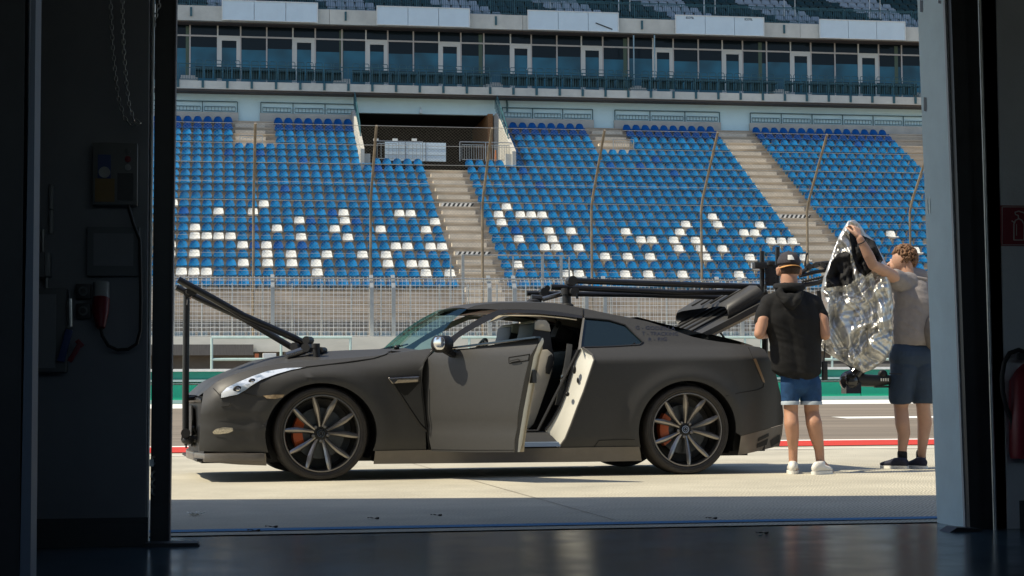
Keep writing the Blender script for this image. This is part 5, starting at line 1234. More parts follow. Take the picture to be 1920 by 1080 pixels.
# wing blade with curved ends meeting the lid
mb = MB(); rows = []
ctrl = [(-.60, .0), (-.625, .03), (-.62, .07), (-.58, .098), (-.45, .108), (-.2, .11), (0, .11), (.2, .11), (.45, .108), (.58, .098), (.62, .07), (.625, .03), (.60, .0)]
for (v, h) in ctrl:
    k = h/.11; a0 = .24+.04*k; a1 = .60
    rows.append([LD(a0, v, h), LD(a0+.02, v, h+.014), LD((a0+a1)/2, v, h+.022), LD(a1, v, h+.03), LD(a1+.005, v, h+.012), LD((a0+a1)/2, v*.985, h-.012), LD(a0, v, h)])
mb.grid(rows); mb.build('rear_wing', m_body, bl_, recalc=False, angle=50)
mb = MB()
for v in (-.42, -.2, .02, .24): mb.tube([LD(a, v, .11+.024) for a in (.31, .40, .5, .59)], .007, 5)
mb.build('wing_groove', m_gap, bl_)
mb = MB(); mb.tube([LD(.1, -.5, -.05), LD(.02, -.52, -.12), (3.22, -.54, 1.0)], .018, 8); mb.tube([LD(.1, .5, -.05), LD(.02, .52, -.12), (3.22, .54, 1.0)], .018, 8); mb.build('lid_hinge', m_rim, car)
mb = MB(); mb.tube([LD(.16, -.52, -.06), (3.40, -.56, .98)], .009, 6); mb.tube([LD(.16, .52, -.06), (3.40, .56, .98)], .009, 6); mb.build('gas_strut', m_cblk, car)
# ------------------------------------------------------------------ camera rig in front of the car
m_rig = M('rig_black', (.012, .012, .013), .3, var=.2, vs=8, spec=.6); m_rigs = M('rig_satin_black', (.02, .02, .021), .45)
def CV(x, y, v): u, w = cl(x, y, v); return CW(u, v, w)
base = CV(348, 830, -.45)
fr = thing('front_camera_arm', 'black tubular camera arm rising from the bonnet to a hanging pole before the nose', 'camera arm', base)
mb = MB(); mb.tube([CV(334, 524, -.55), CV(400, 560, -.55), CV(456, 592, -.52), CV(552, 634, -.48), CV(603, 661, -.46)], .027, 12); mb.build('arm_tube', m_rig, fr)
mb = MB(); mb.tube([CV(331, 539, -.25), CV(382, 564, -.27), CV(456, 597, -.32), CV(545, 650, -.38), CV(560, 656, -.40)], .024, 12); mb.build('arm_tube', m_rig, fr)
mb = MB(); mb.tube([CV(350, 552, -.45), CV(349, 640, -.45), CV(348, 730, -.45), CV(348, 806, -.45)], .025, 12); mb.build('hanging_pole', m_rig, fr)
mb = MB(); c = CV(361, 537, -.5); mb.tube([c-Vector((0, .05, .03)), c+Vector((0, .10, -.02))], .045, 12); c = CV(353, 550, -.45); mb.tube([c-Vector((0, .07, 0)), c+Vector((0, .2, 0))], .036, 12); mb.ball(CV(354, 548, -.5), .032, 8); mb.tube([CV(352, 560, -.48), CV(351, 572, -.5)], .006, 5); mb.build('top_clamp', m_rigs, fr)
mb = MB(); c = CV(348, 812, -.45); mb.tube([c-Vector((0, .05, .0)), c+Vector((0, .09, 0))], .035, 12); c = CV(352, 825, -.45); mb.ball(c, (.05, .045, .035), 8); mb.tube([CV(340, 820, -.45), CV(372, 825, -.45)], .022, 8); mb.tube([CV(349, 830, -.45), CV(349, 840, -.45)], .008, 6); mb.build('bottom_clamp', m_rigs, fr)
mb = MB(); mb.tube([CV(352, 822, -.43), CV(374, 818, -.38)], .016, 8); mb.tube([CV(362, 800, -.45), CV(368, 812, -.4), CV(374, 818, -.38)], .010, 6); mb.tube([CV(350, 747, -.45), CV(383, 745, -.30)], .018, 8); mb.box(*[0]*6) if 0 else None
mb.build('nose_bracket', m_rigs, fr)
mb = MB(); a = CV(536, 668, -.64); b = CV(575, 655, -.60); mb.tube([a, b], .030, 12); mb.build('steel_joint', M('polished_steel_dark', (.30, .28, .25), .22, .95), fr)
mb = MB()
for (x, y, r, v) in ((555, 650, .032, -.5), (577, 652, .036, -.6), (578, 638, .030, -.58), (604, 657, .026, -.52)): c = CV(x, y, v); mb.tube([c+Vector((-.02, -.05, 0)), c+Vector((.02, .05, 0))], r, 10)
mb.tube([CV(592, 645, -.68), CV(594, 676, -.68)], .026, 12); mb.tube([CV(592, 644, -.68), CV(592, 652, -.68)], .032, 12); mb.lathe([(.0, 0), (.05, 0), (.05, .012), (.028, .03)], CV(596, 683, -.68), (0, 0, 1), 20); mb.build('bonnet_mount', m_rigs, fr)
# roof boom
rb = thing('roof_camera_boom', 'long black tubular boom clamped on the car roof and reaching to the rear', 'camera boom', CV(1063, 572, -.3))
mb = MB(); mb.tube([CV(1070, 526, -.40), CV(1200, 531, -.40), CV(1436, 538, -.40)], .024, 12); mb.build('boom_tube', m_rig, rb)
mb = MB(); mb.tube([CV(1033, 538, -.25), CV(1150, 543, -.28), CV(1270, 549, -.30), CV(1436, 547, -.30)], .024, 12); mb.build('boom_tube', m_rig, rb)
mb = MB(); mb.tube([CV(987, 550, .05), CV(1060, 551, .05), CV(1200, 553, 0), CV(1370, 558, -.1), CV(1436, 556, -.1)], .021, 12); mb.build('boom_tube', m_rig, rb)
mb = MB(); mb.tube([CV(1017, 561, -.2), CV(1054, 551, -.2)], .020, 12); mb.build('steel_joint', bpy.data.materials['polished_steel_dark'], rb)
mb = MB(); mb.tube([CV(1062, 540, -.34), CV(1063, 578, -.34)], .036, 12); mb.tube([CV(1062, 541, -.34), CV(1062, 552, -.34)], .045, 12)
c = CV(1076, 547, -.40); mb.tube([c-Vector((0, .05, 0)), c+Vector((0, .06, 0))], .035, 12); mb.tube([CV(1079, 550, -.45), CV(1083, 560, -.45)], .010, 6)
c = CV(1072, 527, -.40); mb.tube([c-Vector((0, .05, 0)), c+Vector((0, .06, 0))], .040, 10); mb.tube([CV(1070, 520, -.4), CV(1070, 528, -.4)], .012, 6)
mb.build('roof_mount', m_rigs, rb); mb = MB()
for (x, y, r) in ((1019, 548, .036), (1024, 541, .024)): c = CV(x, y, 0); mb.tube([c-Vector((0, .06, 0)), c+Vector((0, .06, 0))], r, 10)
mb.build('tube_clamp', m_rigs, rb)
mb = MB(); mb.lathe([(.0, 0), (.055, 0), (.055, .014), (.03, .03)], CV(1063, 575, -.34), (0, 0, 1), 20); mb.build('mount_foot', m_rigs, rb)
mb = MB(); mb.tube([CV(996, 559, -.1), CV(1015, 560, -.1)], .030, 8); mb.tube([CV(1000, 567, -.1), CV(1003, 558, -.1)], .022, 8); mb.lathe([(.0, 0), (.055, 0), (.055, .014), (.03, .03)], CV(1000, 567, -.1), (0, 0, 1), 20); mb.build('roof_mount', m_rigs, rb)
# tower and gimbal behind the man in black
YT_ = 13.95
tw = thing('camera_tower', 'black twin post tower with perforated plate behind the man in the cap', 'camera rig', AT(1440, 700, YT_))
mb = MB(); mb.tube([AT(1429, 471, YT_), AT(1429, 548, YT_)], .021, 12); mb.build('post', m_rig, tw)
mb = MB(); mb.tube([AT(1458, 463, YT_), AT(1458, 560, YT_)], .020, 12); mb.build('post', m_rig, tw)
mb = MB(); mb.tube([AT(1435, 548, YT_+.1), AT(1434, 690, YT_+.1)], .026, 12); mb.build('post', m_rig, tw)
mb = MB(); a = AT(1435, 536, YT_-.03); b = AT(1456, 497, YT_-.03); mb.box(a.x, b.x, YT_-.05, YT_-.02, a.z, b.z); mb.cbox(AT(1424, 498, YT_-.03), (.10, .08, .05)); mb.cbox(AT(1445, 494, YT_-.03), (.05, .08, .03)); pl_ = mb.build('mounting_plate', m_rigs, tw, bevel=.003)
mb = MB()
for i in range(4):
    for x in (1438, 1452): mb.ball(AT(x, 503+i*9, YT_-.052), .005, 5)
mb.build('plate_hole', M('hole_black', (.002,.002,.002), .9), pl_)
gm = thing('camera_gimbal', 'black gimbal arms and camera head under the silver cover', 'camera rig', AT(1600, 735, 14.15))
Yg_ = 14.15
mb = MB(); mb.tube([AT(1500, 512, Yg_), AT(1530, 495, Yg_), AT(1560, 492, Yg_), AT(1640, 500, Yg_+.1)], .018, 8); mb.tube([AT(1498, 518, Yg_), AT(1530, 510, Yg_), AT(1565, 505, Yg_)], .015, 8); mb.tube([AT(1505, 535, Yg_-.1), AT(1535, 530, Yg_-.1), AT(1570, 515, Yg_-.1)], .020, 8)
for k in range(9): mb.ball(AT(1505+5*k, 528-1.2*k, Yg_-.12), .014, 5)
mb.tube([AT(1509, 500, Yg_), AT(1512, 478, Yg_)], .007, 6); mb.ball(AT(1513, 476, Yg_), .012, 6)
for (x, y) in ((1516, 500), (1528, 498), (1541, 497), (1552, 503)): mb.cbox(AT(x, y, Yg_), (.045, .05, .04), Matrix.Rotation(.3*x, 3, 'Y'))
mb.build('gimbal_arm', m_rigs, gm)
mb = MB(); mb.tube([AT(1535, 545, Yg_+.15), AT(1545, 640, Yg_+.15), AT(1600, 690, Yg_+.1)], .02, 8); mb.build('support_arm', m_rig, gm)
mb = MB(); c = AT(1593, 714, Yg_); mb.ball(c, .085, 14); mb.tube([c, AT(1612, 690, Yg_)], .06, 12); cb = AT(1595, 731, Yg_); mb.box(cb.x-.06, cb.x+.07, Yg_-.06, Yg_+.06, cb.z-.03, cb.z+.06); mb.build('camera_head', M('gloss_black', (.008, .008, .009), .12, coat=.6), gm, angle=60)
mb = MB(); mb.tube([AT(1598, 712, Yg_), AT(1640, 714, Yg_), AT(1668, 712, Yg_)], [.055, .05, .04], 12); mb.box(AT(1640, 728, Yg_).x, AT(1672, 728, Yg_).x, Yg_-.02, Yg_+.02, AT(1640, 727, Yg_).z, AT(1640, 723, Yg_).z); mb.ball(AT(1655, 702, Yg_), .04, 8); mb.build('camera_body', m_rigs, gm)
c = AT(1660, 712, Yg_-.056)
mb = MB()
for k in range(4): mb.box(c.x-.04+k*.02, c.x-.03+k*.02, Yg_-.057, Yg_-.05, c.z-.012, c.z+.012)
mb.build('white_marking', m_wpaint, gm, angle=0)
# ------------------------------------------------------------------ people
def vox(name, mb, m, parent, voxel=.007, sm_it=6, disp=None, floor=None):
    """fuse the overlapping limbs into one continuous skin"""
    t = mb.build('tmp', m, None, angle=0, org=(0, 0, 0))
    r = t.modifiers.new('r', 'REMESH'); r.mode = 'VOXEL'; r.voxel_size = voxel; r.use_smooth_shade = True
    s = t.modifiers.new('s', 'SMOOTH'); s.iterations = sm_it; s.factor = .5
    dg = bpy.context.evaluated_depsgraph_get(); me = bpy.data.meshes.new_from_object(t.evaluated_get(dg)); bpy.data.objects.remove(t)
    o0 = base_of(parent) if parent is not None else Vector((0, 0, 0))
    if disp:
        me.update(); ns = [v.normal.copy() for v in me.vertices]
        for v, n in zip(me.vertices, ns): v.co = v.co+n*disp(v.co)
    if floor:
        for v in me.vertices:
            zf_ = floor(v.co)
            if v.co.z < zf_: v.co.z = zf_+(v.co.z-zf_)*.08
    for v in me.vertices: v.co = v.co-o0
    me.polygons.foreach_set('use_smooth', [True]*len(me.polygons)); me.materials.clear(); me.materials.append(m)
    o = bpy.data.objects.new(name, me); COL.objects.link(o)
    if parent is not None: o.parent = parent
    ORG[o.name] = o0
    return o
def limb(mb, pts, n=10):
    for (a, ra), (b, rb) in zip(pts, pts[1:]): mb.cap(a, ra, b, rb, n)
def hand(mb, wrist, d, nrm, size=1., curl=.6, thumb=1, spread=.15):
    """palm plus five separate bent fingers; d along the palm, nrm out of the back of the hand"""
    d = d.normalized(); nrm = (nrm-d*nrm.dot(d)).normalized(); s_ = d.cross(nrm)*thumb
    for k, (off, L, r) in enumerate(((.030, .074, .0088), (.010, .082, .009), (-.010, .076, .0088), (-.029, .060, .0078))):
        b = wrist+s_*off*.5*size+d*.01; kn = wrist+d*.088*size+s_*off*size; mb.cap(b, .014*size, kn, .0115*size, 6)
        dr = (d+s_*(off*spread*12)).normalized(); p = kn; a = curl*.6
        for seg, fr in ((0, .45), (1, .32), (2, .23)):
            q = p+(dr*math.cos(a)-nrm*math.sin(a))*L*fr*size; mb.cap(p, r*size*(1-.08*seg), q, r*size*(.94-.1*seg), 6); p = q; a += curl
    b = wrist+d*.022*size+s_*.026*size; t1 = b+(d*.7+s_*.62-nrm*.25).normalized()*.046*size; t2 = t1+(d*.85+s_*.15-nrm*.4).normalized()*.036*size; t3 = t2+(d*.8-s_*.1-nrm*.55).normalized()*.024*size
    mb.cap(b, .016*size, t1, .0115*size, 6); mb.cap(t1, .0112*size, t2, .0105*size, 6); mb.cap(t2, .0102*size, t3, .0088*size, 6)
def skin(name, c):
    m = M(name, c, .5, var=.10, vs=9, bump=.04, bs=90, spec=.4); b = m.node_tree.nodes['Principled BSDF']; b.inputs['Subsurface Weight'].default_value = .12; b.inputs['Subsurface Scale'].default_value = .01; b.inputs['Subsurface Radius'].default_value = (1, .3, .15); return m
m_sk1 = skin('tanned_skin', (.43, .235, .155)); m_sk2 = skin('light_skin', (.46, .27, .185))
def wrinkle(amp, fx=9, fz=26, seed=0.):
    def f(p):
        q = Vector((p.x*fx+seed, p.y*fx, p.z*fz+p.x*7)); a = noise.noise(q); b = noise.noise(q*.45+Vector((3, 1, 7)))
        return amp*(1-abs(a)*2)*.6+amp*b*1.3
    return f
# --- man in cap, seen from behind
YA = 13.47
PA = thing('person', 'man in black shirt, blue denim shorts and dark cap standing behind the car, back turned', 'person', (AT(1510, 888, YA).x, YA, 0))
J = lambda x, y, d=0.: AT(x, y, YA+d)
mb = MB()
# legs
hipL, hipR = J(1483, 712), J(1516, 712)
knL, knR = J(1483, 772, .01), J(1522, 772, .02); anL, anR = J(1487, 868, .03), J(1538, 866, .01)
limb(mb, [(hipL, .055), (J(1483, 745), .056), (knL, .056)]); limb(mb, [(knL, .054), (J(1484, 795, -.02), .058), (J(1486, 815, -.005), .052), (J(1487, 842, .02), .037), (anL, .034)])
limb(mb, [(hipR, .055), (J(1521, 745), .062), (knR, .058)]); limb(mb, [(knR, .056), (J(1526, 793, -.02), .063), (J(1530, 815, -.005), .056), (J(1536, 842, .01), .039), (anR, .034)])
limb(mb, [(anL, .034), (J(1487, 880, -.03), .032)]); limb(mb, [(anL+Vector((0, .02, -.02)), .032), (J(1491, 880, .14), .03)])
limb(mb, [(anR, .034), (J(1533, 882, -.01), .032)]); limb(mb, [(anR, .032), (J(1557, 884, .05), .026)])
# torso
limb(mb, [(J(1499, 700), .065), (J(1496, 650), .08), (J(1488, 600), .085), (J(1485, 578), .08)]); limb(mb, [(J(1456, 576), .055), (J(1512, 577), .055)])
limb(mb, [(J(1484, 572, .0), .06), (J(1480, 535, .02), .068), (J(1479, 520, .03), .068)])
# head
hc = J(1479, 503, .05); mb.ball(hc, (.084, .098, .105), 14); mb.ball(J(1479, 518, .08), (.062, .075, .06), 10); mb.ball(J(1479, 528, .10), (.04, .05, .032), 8)
for x, s_ in ((1459, -1), (1500, 1)):
    mb.ball(J(x, 509, .045), (.014, .030, .036), 8); mb.ball(J(x+s_*1.5, 505, .04), (.012, .022, .018), 6)
mb.cap(hc+Vector((0, .085, .005)), .012, hc+Vector((0, .112, -.028)), .015, 6)                 # nose
mb.cap(hc+Vector((-.018, .088, -.055)), .008, hc+Vector((.018, .088, -.055)), .008, 6)          # lips
for s_ in (-1, 1): mb.ball(hc+Vector((s_*.03, .085, .012)), (.016, .012, .01), 6)
# arms: upper arms down, forearms forward with hands at the rig
shL, shR = J(1444, 580), J(1526, 582)
elL, elR = J(1424, 626, -.05), J(1547, 628, -.05)
limb(mb, [(shL, .050), (J(1430, 600, -.03), .052), (elL, .043)]); wL = J(1440, 628, .22); limb(mb, [(elL, .042), (J(1428, 626, .07), .043), (wL, .028)]); hand(mb, wL, Vector((.5, .8, .2)), Vector((-.6, .1, .8)), curl=.5, thumb=1)
limb(mb, [(shR, .050), (J(1541, 600, -.03), .052), (elR, .043)]); wR = J(1537, 628, .22); limb(mb, [(elR, .042), (J(1545, 626, .07), .043), (wR, .028)]); hand(mb, wR, Vector((-.5, .8, .2)), Vector((.6, .1, .8)), curl=.5, thumb=-1)
vox('body', mb, m_sk1, PA, .0065, 5)
# hair, short crop
m_hair1 = M('short_dark_hair', (.05, .028, .018), .8, var=.4, vs=60, bump=.3, bs=200)
mb = MB(); mb.ball(hc+Vector((0, -.004, .006)), (.0865, .102, .107), 18)
mb.v = [p if p.z > J(1479, 514).z + .10*max(0, (p.y-hc.y)/.1) else p-(p-hc)*.12 for p in mb.v]
mb.build('hair', m_hair1, PA, angle=80)
m_tee = M('black_jersey', (.012, .012, .0125), .85, var=.25, vs=6, bump=.22, bs=8, spec=.3)
mb = MB()
limb(mb, [(J(1503, 690, .0), .148), (J(1501, 665), .150), (J(1494, 630), .150), (J(1487, 600), .165), (J(1484, 582), .158)], 12)
limb(mb, [(J(1478, 690), .135), (J(1474, 640), .132), (J(1466, 600), .145), (J(1462, 578), .125)], 12); limb(mb, [(J(1510, 695), .125), (J(1508, 640), .138), (J(1508, 600), .14), (J(1506, 580), .125)], 12)
limb(mb, [(J(1446, 572), .092), (J(1484, 560), .095), (J(1524, 574), .092)])
limb(mb, [(J(1443, 574), .078), (J(1434, 590, -.02), .072), (J(1430, 603, -.03), .068)]); limb(mb, [(J(1527, 576), .078), (J(1537, 592, -.02), .072), (J(1541, 604, -.03), .068)])
mb.cap(J(1508, 712), .118, J(1490, 712), .122, 10); mb.cap(J(1476, 706), .105, J(1488, 712), .11, 10)
mb.v = [Vector((p.x, YA+(p.y-YA)*.74, p.z)) for p in mb.v]
zh = J(1480, 712).z; xh = J(1500, 700).x
ts = vox('shirt', mb, m_tee, PA, .008, 8, wrinkle(.006, 6, 17), lambda p: zh+.10*abs(p.x-xh)/.2*(abs(p.x-xh)/.2)*(.75 if p.x > xh else .6) if p.z < zh+.15 and abs(p.x-xh) < .3 else -9)
for (sl, el, dx) in ((J(1430, 603, -.03), elL, -.01), (J(1541, 604, -.03), elR, .01)): pass
# hood
mb = MB(); ring = [J(1479, 537, .02)+Vector((math.cos(a)*.105, math.sin(a)*.085, .012*math.sin(a))) for a in [2*math.pi*k/16 for k in range(16)]]
for k in range(16): mb.cap(ring[k], .020+.016*max(0, -math.sin(2*math.pi*k/16)), ring[(k+1) % 16], .020+.016*max(0, -math.sin(2*math.pi*(k+1)/16)), 6)
limb(mb, [(J(1462, 548, -.06), .03), (J(1474, 565, -.105), .036), (J(1486, 574, -.115), .03)]); limb(mb, [(J(1500, 548, -.06), .03), (J(1494, 562, -.105), .036), (J(1486, 574, -.115), .03)]); mb.ball(J(1482, 560, -.09), (.07, .035, .05), 8)
vox('hood', mb, m_tee, PA, .006, 5, wrinkle(.006, 14, 30, 4.))
# shorts
m_denim = M('blue_denim', (.008, .048, .135), .8, var=.3, vs=14, bump=.3, bs=160); m_hem = M('pale_denim_hem', (.38, .44, .50), .8, var=.1, vs=20)
mb = MB(); mb.ball(J(1500, 708), (.156, .088, .13), 14); mb.ball(J(1500, 722), (.145, .085, .09), 12)
limb(mb, [(J(1482, 720), .078), (J(1482, 750), .070)]); limb(mb, [(J(1519, 720), .086), (J(1521, 752), .083)])
zc = J(1480, 757).z
mb.v = [Vector((p.x, p.y, max(p.z, zc))) for p in mb.v]
vox('shorts', mb, m_denim, PA, .007, 4, wrinkle(.005, 12, 18, 2.))
for (c, r) in ((J(1482, 757), .0705), (J(1521, 757), .0835)):
    mb = MB(); mb.lathe([(r-.012, -.008), (r+.002, -.008), (r+.003, .012), (r-.002, .022), (r-.012, .022)], c+Vector((0, 0, 0)), (0, 0, 1), 36); mb.build('hem', m_hem, PA, angle=40)
# cap, worn backwards: brim over the neck
m_cap = M('dark_cap_cloth', (.035, .033, .04), .85, var=.3, vs=30, bump=.3, bs=120); m_brim = M('tan_brim', (.50, .25, .08), .7)
mb = MB(); cc = J(1479, 495, .05); rows = []
for k in range(9):
    a = math.pi/2*k/8; rows.append([cc+Vector((math.cos(b)*.092*math.cos(a)**.8, math.sin(b)*.108*math.cos(a)**.8, -.005+.105*math.sin(a))) for b in [2*math.pi*j/32 for j in range(33)]])
mb.grid(rows); mb.ball(cc+Vector((0, 0, .10)), .008, 6); cp_ = mb.build('cap', m_cap, PA, recalc=False, angle=70, solid=.003)
mb = MB(); rows = []
for k in range(5):
    e = k/4; rows.append([cc+Vector((.086*t*(1+.02*e), -.065*math.sqrt(max(0, 1-t*t*.92))-.045*e*(1-t*t)**.5-.02, -.012-.010*e-.018*(t*t)*1)) for t in [-1+j/10 for j in range(21)]])
mb.grid(rows); mb.build('brim', m_brim, cp_, recalc=False, angle=60, solid=.004)
for (pa, lb) in (((1477, 478, 1491, 487), 'patch'),):
    mb = MB(); rows = []
    for yy in (pa[1], (pa[1]+pa[3])/2, pa[3]):
        r_ = []
        for xx in [pa[0]+(pa[2]-pa[0])*k/5 for k in range(6)]:
            d = ray(xx, yy); best = None; p = AT(xx, yy, cc.y)
            dx = (p.x-cc.x)/.094; dz = (p.z-cc.z+.005)/.107; yy2 = -.116*math.sqrt(max(.02, 1-dx*dx-dz*dz)); r_.append(AT(xx, yy, cc.y+yy2-.012))
        rows.append(r_)
    mb.grid(rows); mb.build('cap_patch', m_wpaint, cp_, recalc=False)
# shoes
m_shoe = M('white_leather', (.66, .64, .60), .5, var=.05, vs=12); m_sole = M('white_rubber', (.74, .73, .70), .5)
def shoe(ank, heel, toe, mat, solem, parent, wid=.042, hi=.10, nm='shoe'):
    heel = Vector((heel.x, heel.y, 0)); toe = Vector((toe.x, toe.y, 0)); d = (toe-heel); L = d.length; d.normalize(); s_ = Vector((-d.y, d.x, 0)); mb = MB()
    prof = [(0, .028, .062), (.12, .034, .078), (.28, .037, .086), (.42, .041, .066), (.6, .046, .052), (.78, .046, .042), (.92, .036, .034), (1.0, .018, .028)]
    for (a, b) in zip(prof, prof[1:]):
        for t in (0, .5):
            q = [a[i]+(b[i]-a[i])*t for i in range(3)]; mb.ball(heel+d*(L*q[0])+Vector((0, 0, .018+q[2]*.5)), (q[1], q[1], q[2]*.58), 8)
    mb.cap(ank+Vector((0, 0, -.015)), .040, heel+d*L*.22+Vector((0, 0, .055)), .036, 8)
    zc = ank.z+.008; mb.v = [Vector((p.x, p.y, min(p.z, hi))) for p in mb.v]; mb.v = [Vector((p.x, p.y, max(p.z, .016))) for p in mb.v]
    o = vox(nm, mb, mat, parent, .005, 4)
    mb = MB(); P = []
    for k in range(28):
        a = 2*math.pi*k/28; c = math.cos(a); q = (1-c)/2; w_ = (.040 if q < .4 else .040+.010*math.sin((q-.4)/.6*math.pi))*abs(math.sin(a))**.6*(1 if math.sin(a) > 0 else -1)
        P.append(heel+d*(-.028+(L+.05)*q)+s_*w_+Vector((0, 0, .0005)))
    mb.prism(P, (0, 0, .024)); mb.build('sole', solem, o, angle=40)
    mb = MB()
    for k in range(4): c = heel+d*L*(.40+.09*k)+Vector((0, 0, .085-.011*k)); mb.tube([c-s_*.02, c+Vector((0, 0, .004)), c+s_*.02], .003, 5)
    mb.build('lace', solem, o)
    return o
shoe(anL, ATZ(1486, 889), ATZ(1486, 889)+Vector((.07, .20, 0)), m_shoe, m_sole, PA); shoe(anR, ATZ(1528, 890), ATZ(1528, 890)+Vector((.155, .11, 0)), m_shoe, m_sole, PA)
# radio on his hip
RD = thing('walkie_talkie', 'black two way radio with aerial clipped at the man in black\'s right hip', 'radio', J(1546, 712, -.02))
mb = MB(); a = J(1546, 690, -.02); mb.box(a.x-.02, a.x+.02, a.y-.02, a.y+.02, J(1546, 713).z, J(1546, 678).z); mb.build('handset', m_rigs, RD, bevel=.006)
mb = MB(); mb.tube([J(1545, 678, -.02), J(1547, 645, -.02)], .006, 6); mb.build('aerial', m_rigs, RD)
# --- man in grey, arms raised
YB2 = 14.12
PB = thing('person', 'man with curly brown hair, grey shirt and navy shorts lifting the silver cover', 'person', (AT(1710, 878, YB2).x, YB2, 0))
J = lambda x, y, d=0.: AT(x, y, YB2+d)
mb = MB()
kL, kR = J(1689, 762, .03), J(1731, 762, -.02); aL, aR = J(1692, 862, .0), J(1727, 862, .03)
limb(mb, [(J(1698, 705), .075), (J(1692, 735), .08), (kL, .060)]); limb(mb, [(kL, .058), (J(1692, 795, .0), .060), (J(1695, 812), .053), (J(1692, 840), .038), (aL, .035)])
limb(mb, [(J(1728, 705), .075), (J(1730, 735), .08), (kR, .058)]); limb(mb, [(kR, .057), (J(1734, 792, .0), .060), (J(1732, 812), .052), (J(1729, 840), .038), (aR, .035)])
limb(mb, [(aL, .035), (J(1697, 873), .03)]); limb(mb, [(aL, .033), (J(1665, 875, .06), .026)]); limb(mb, [(aR, .034), (J(1730, 875, -.02), .03)]); limb(mb, [(aR, .033), (J(1722, 876, .14), .026)])
limb(mb, [(J(1712, 695), .09), (J(1714, 640), .09), (J(1716, 590), .09), (J(1714, 560), .08)]); limb(mb, [(J(1692, 540), .055), (J(1725, 550, .05), .055)])
limb(mb, [(J(1712, 545), .055), (J(1704, 518, .02), .058), (J(1700, 505, .03), .058)])
h2 = J(1694, 488, .06); mb.ball(h2, (.098, .085, .112), 14); mb.ball(h2+Vector((-.045, .03, -.05)), (.06, .055, .05), 10); mb.cap(h2+Vector((-.09, .045, -.01)), .012, h2+Vector((-.115, .055, -.035)), .015, 6)
mb.cap(h2+Vector((-.085, .02, -.068)), .008, h2+Vector((-.075, .06, -.068)), .008, 6); mb.ball(J(1706, 497, -.02), (.022, .014, .034), 8)
for q in (.01, .06): mb.ball(h2+Vector((-.088, q, .008)), (.01, .014, .01), 6)
# near (right) arm as in the photo
s1 = J(1692, 532, -.06); e_ = J(1637, 497, -.34); w_ = J(1612, 447, -.38)
limb(mb, [(s1, .060), (J(1665, 512, -.20), .052), (e_, .043)]); limb(mb, [(e_, .043), (J(1628, 478, -.36), .044), (w_, .029)])
hand(mb, w_, AT(1601, 415, YB2-.30)-w_, Vector((.5, -.8, .2)), 1.1, curl=.75, thumb=-1)
s2 = J(1688, 535, .14); e2_ = J(1640, 510, .18); w2_ = J(1604, 455, .06)
limb(mb, [(s2, .058), (J(1665, 520, .16), .050), (e2_, .042)]); limb(mb, [(e2_, .042), (J(1622, 482, .12), .043), (w2_, .028)])
hand(mb, w2_, AT(1592, 425, YB2+.0)-w2_, Vector((-.7, .6, .3)), 1.05, curl=.75, thumb=1)
vox('body', mb, m_sk2, PB, .0065, 5)
mb = MB(); c = w_.lerp(e_, .14); d = (w_-e_).normalized(); mb.lathe([(.032, -.006), (.035, 0), (.032, .006)], c, d, 24); mb.build('bracelet', m_cblk, PB)
# curly hair: a cap of overlapping locks
m_hair2 = M('curly_brown_hair', (.17, .085, .04), .6, var=.55, vs=35, bump=.4, bs=120)
mb = MB(); random.seed(3)
mb.ball(h2+Vector((.012, -.002, .022)), (.098, .088, .105), 12)
for k in range(330):
    a = random.uniform(0, 2*math.pi); z = random.uniform(-.75, 1); r = math.sqrt(1-z*z); n = Vector((r*math.cos(a), r*math.sin(a), z))
    if n.x < -.55 and n.z < .35: continue
    if n.z < -.35 and n.x < .1: continue
    p = h2+Vector((.012, 0, .02))+Vector((n.x*.103, n.y*.094, n.z*.112)); t = n.cross(Vector((random.uniform(-1, 1), random.uniform(-1, 1), random.uniform(-.3, 1)))).normalized()
    L = random.uniform(.022, .042); pts = [p+t*(L*(q-.5))+n*(.008*math.sin(q*math.pi)-.004+random.uniform(-.002, .004))+n.cross(t)*(.007*math.sin(q*5+k)) for q in (0, .25, .5, .75, 1)]
    mb.tube(pts, [.004, .008, .009, .0075, .003], 5)
mb.build('hair', m_hair2, PB, angle=70)
m_grey = M('grey_marl_jersey', (.25, .225, .215), .85, var=.08, vs=20, bump=.5, bs=11)
mb = MB()
limb(mb, [(J(1711, 632), .165), (J(1714, 600), .165), (J(1716, 570), .168), (J(1714, 550), .150)], 12); limb(mb, [(J(1730, 632, .02), .155), (J(1735, 600), .155), (J(1738, 565, .03), .14)], 12); limb(mb, [(J(1703, 632), .140), (J(1703, 600), .140), (J(1704, 560), .145)], 12)
limb(mb, [(J(1690, 532, -.02), .095), (J(1722, 540, .02), .10), (J(1744, 556, .05), .09)]); limb(mb, [(J(1706, 528, -.05), .085), (J(1692, 527, -.09), .08), (J(1680, 520, -.15), .072)]); limb(mb, [(s2, .085), (J(1674, 526, .15), .072)])
mb.cap(J(1708, 516, .03), .065, J(1726, 520, .04), .065, 8)
zc = J(1700, 649).z; mb.v = [Vector((p.x, YB2+(p.y-YB2)*.85, max(p.z, zc))) for p in mb.v]
vox('shirt', mb, m_grey, PB, .008, 6, wrinkle(.009, 8, 12, 5.))
mb = MB(); 
limb(mb, [(J(1700, 523, .0), .014), (J(1714, 520, -.07), .016), (J(1736, 524, -.06), .016)]); vox('collar', mb, m_grey, PB, .005, 2)
m_navy = M('navy_shorts_cloth', (.02, .038, .068), .75, var=.15, vs=10, bump=.5, bs=13)
mb = MB(); mb.cap(J(1697, 668), .135, J(1730, 668), .135, 12); limb(mb, [(J(1696, 690), .12), (J(1689, 745, .01), .098)], 12); limb(mb, [(J(1729, 690), .125), (J(1731, 745), .100)], 12)
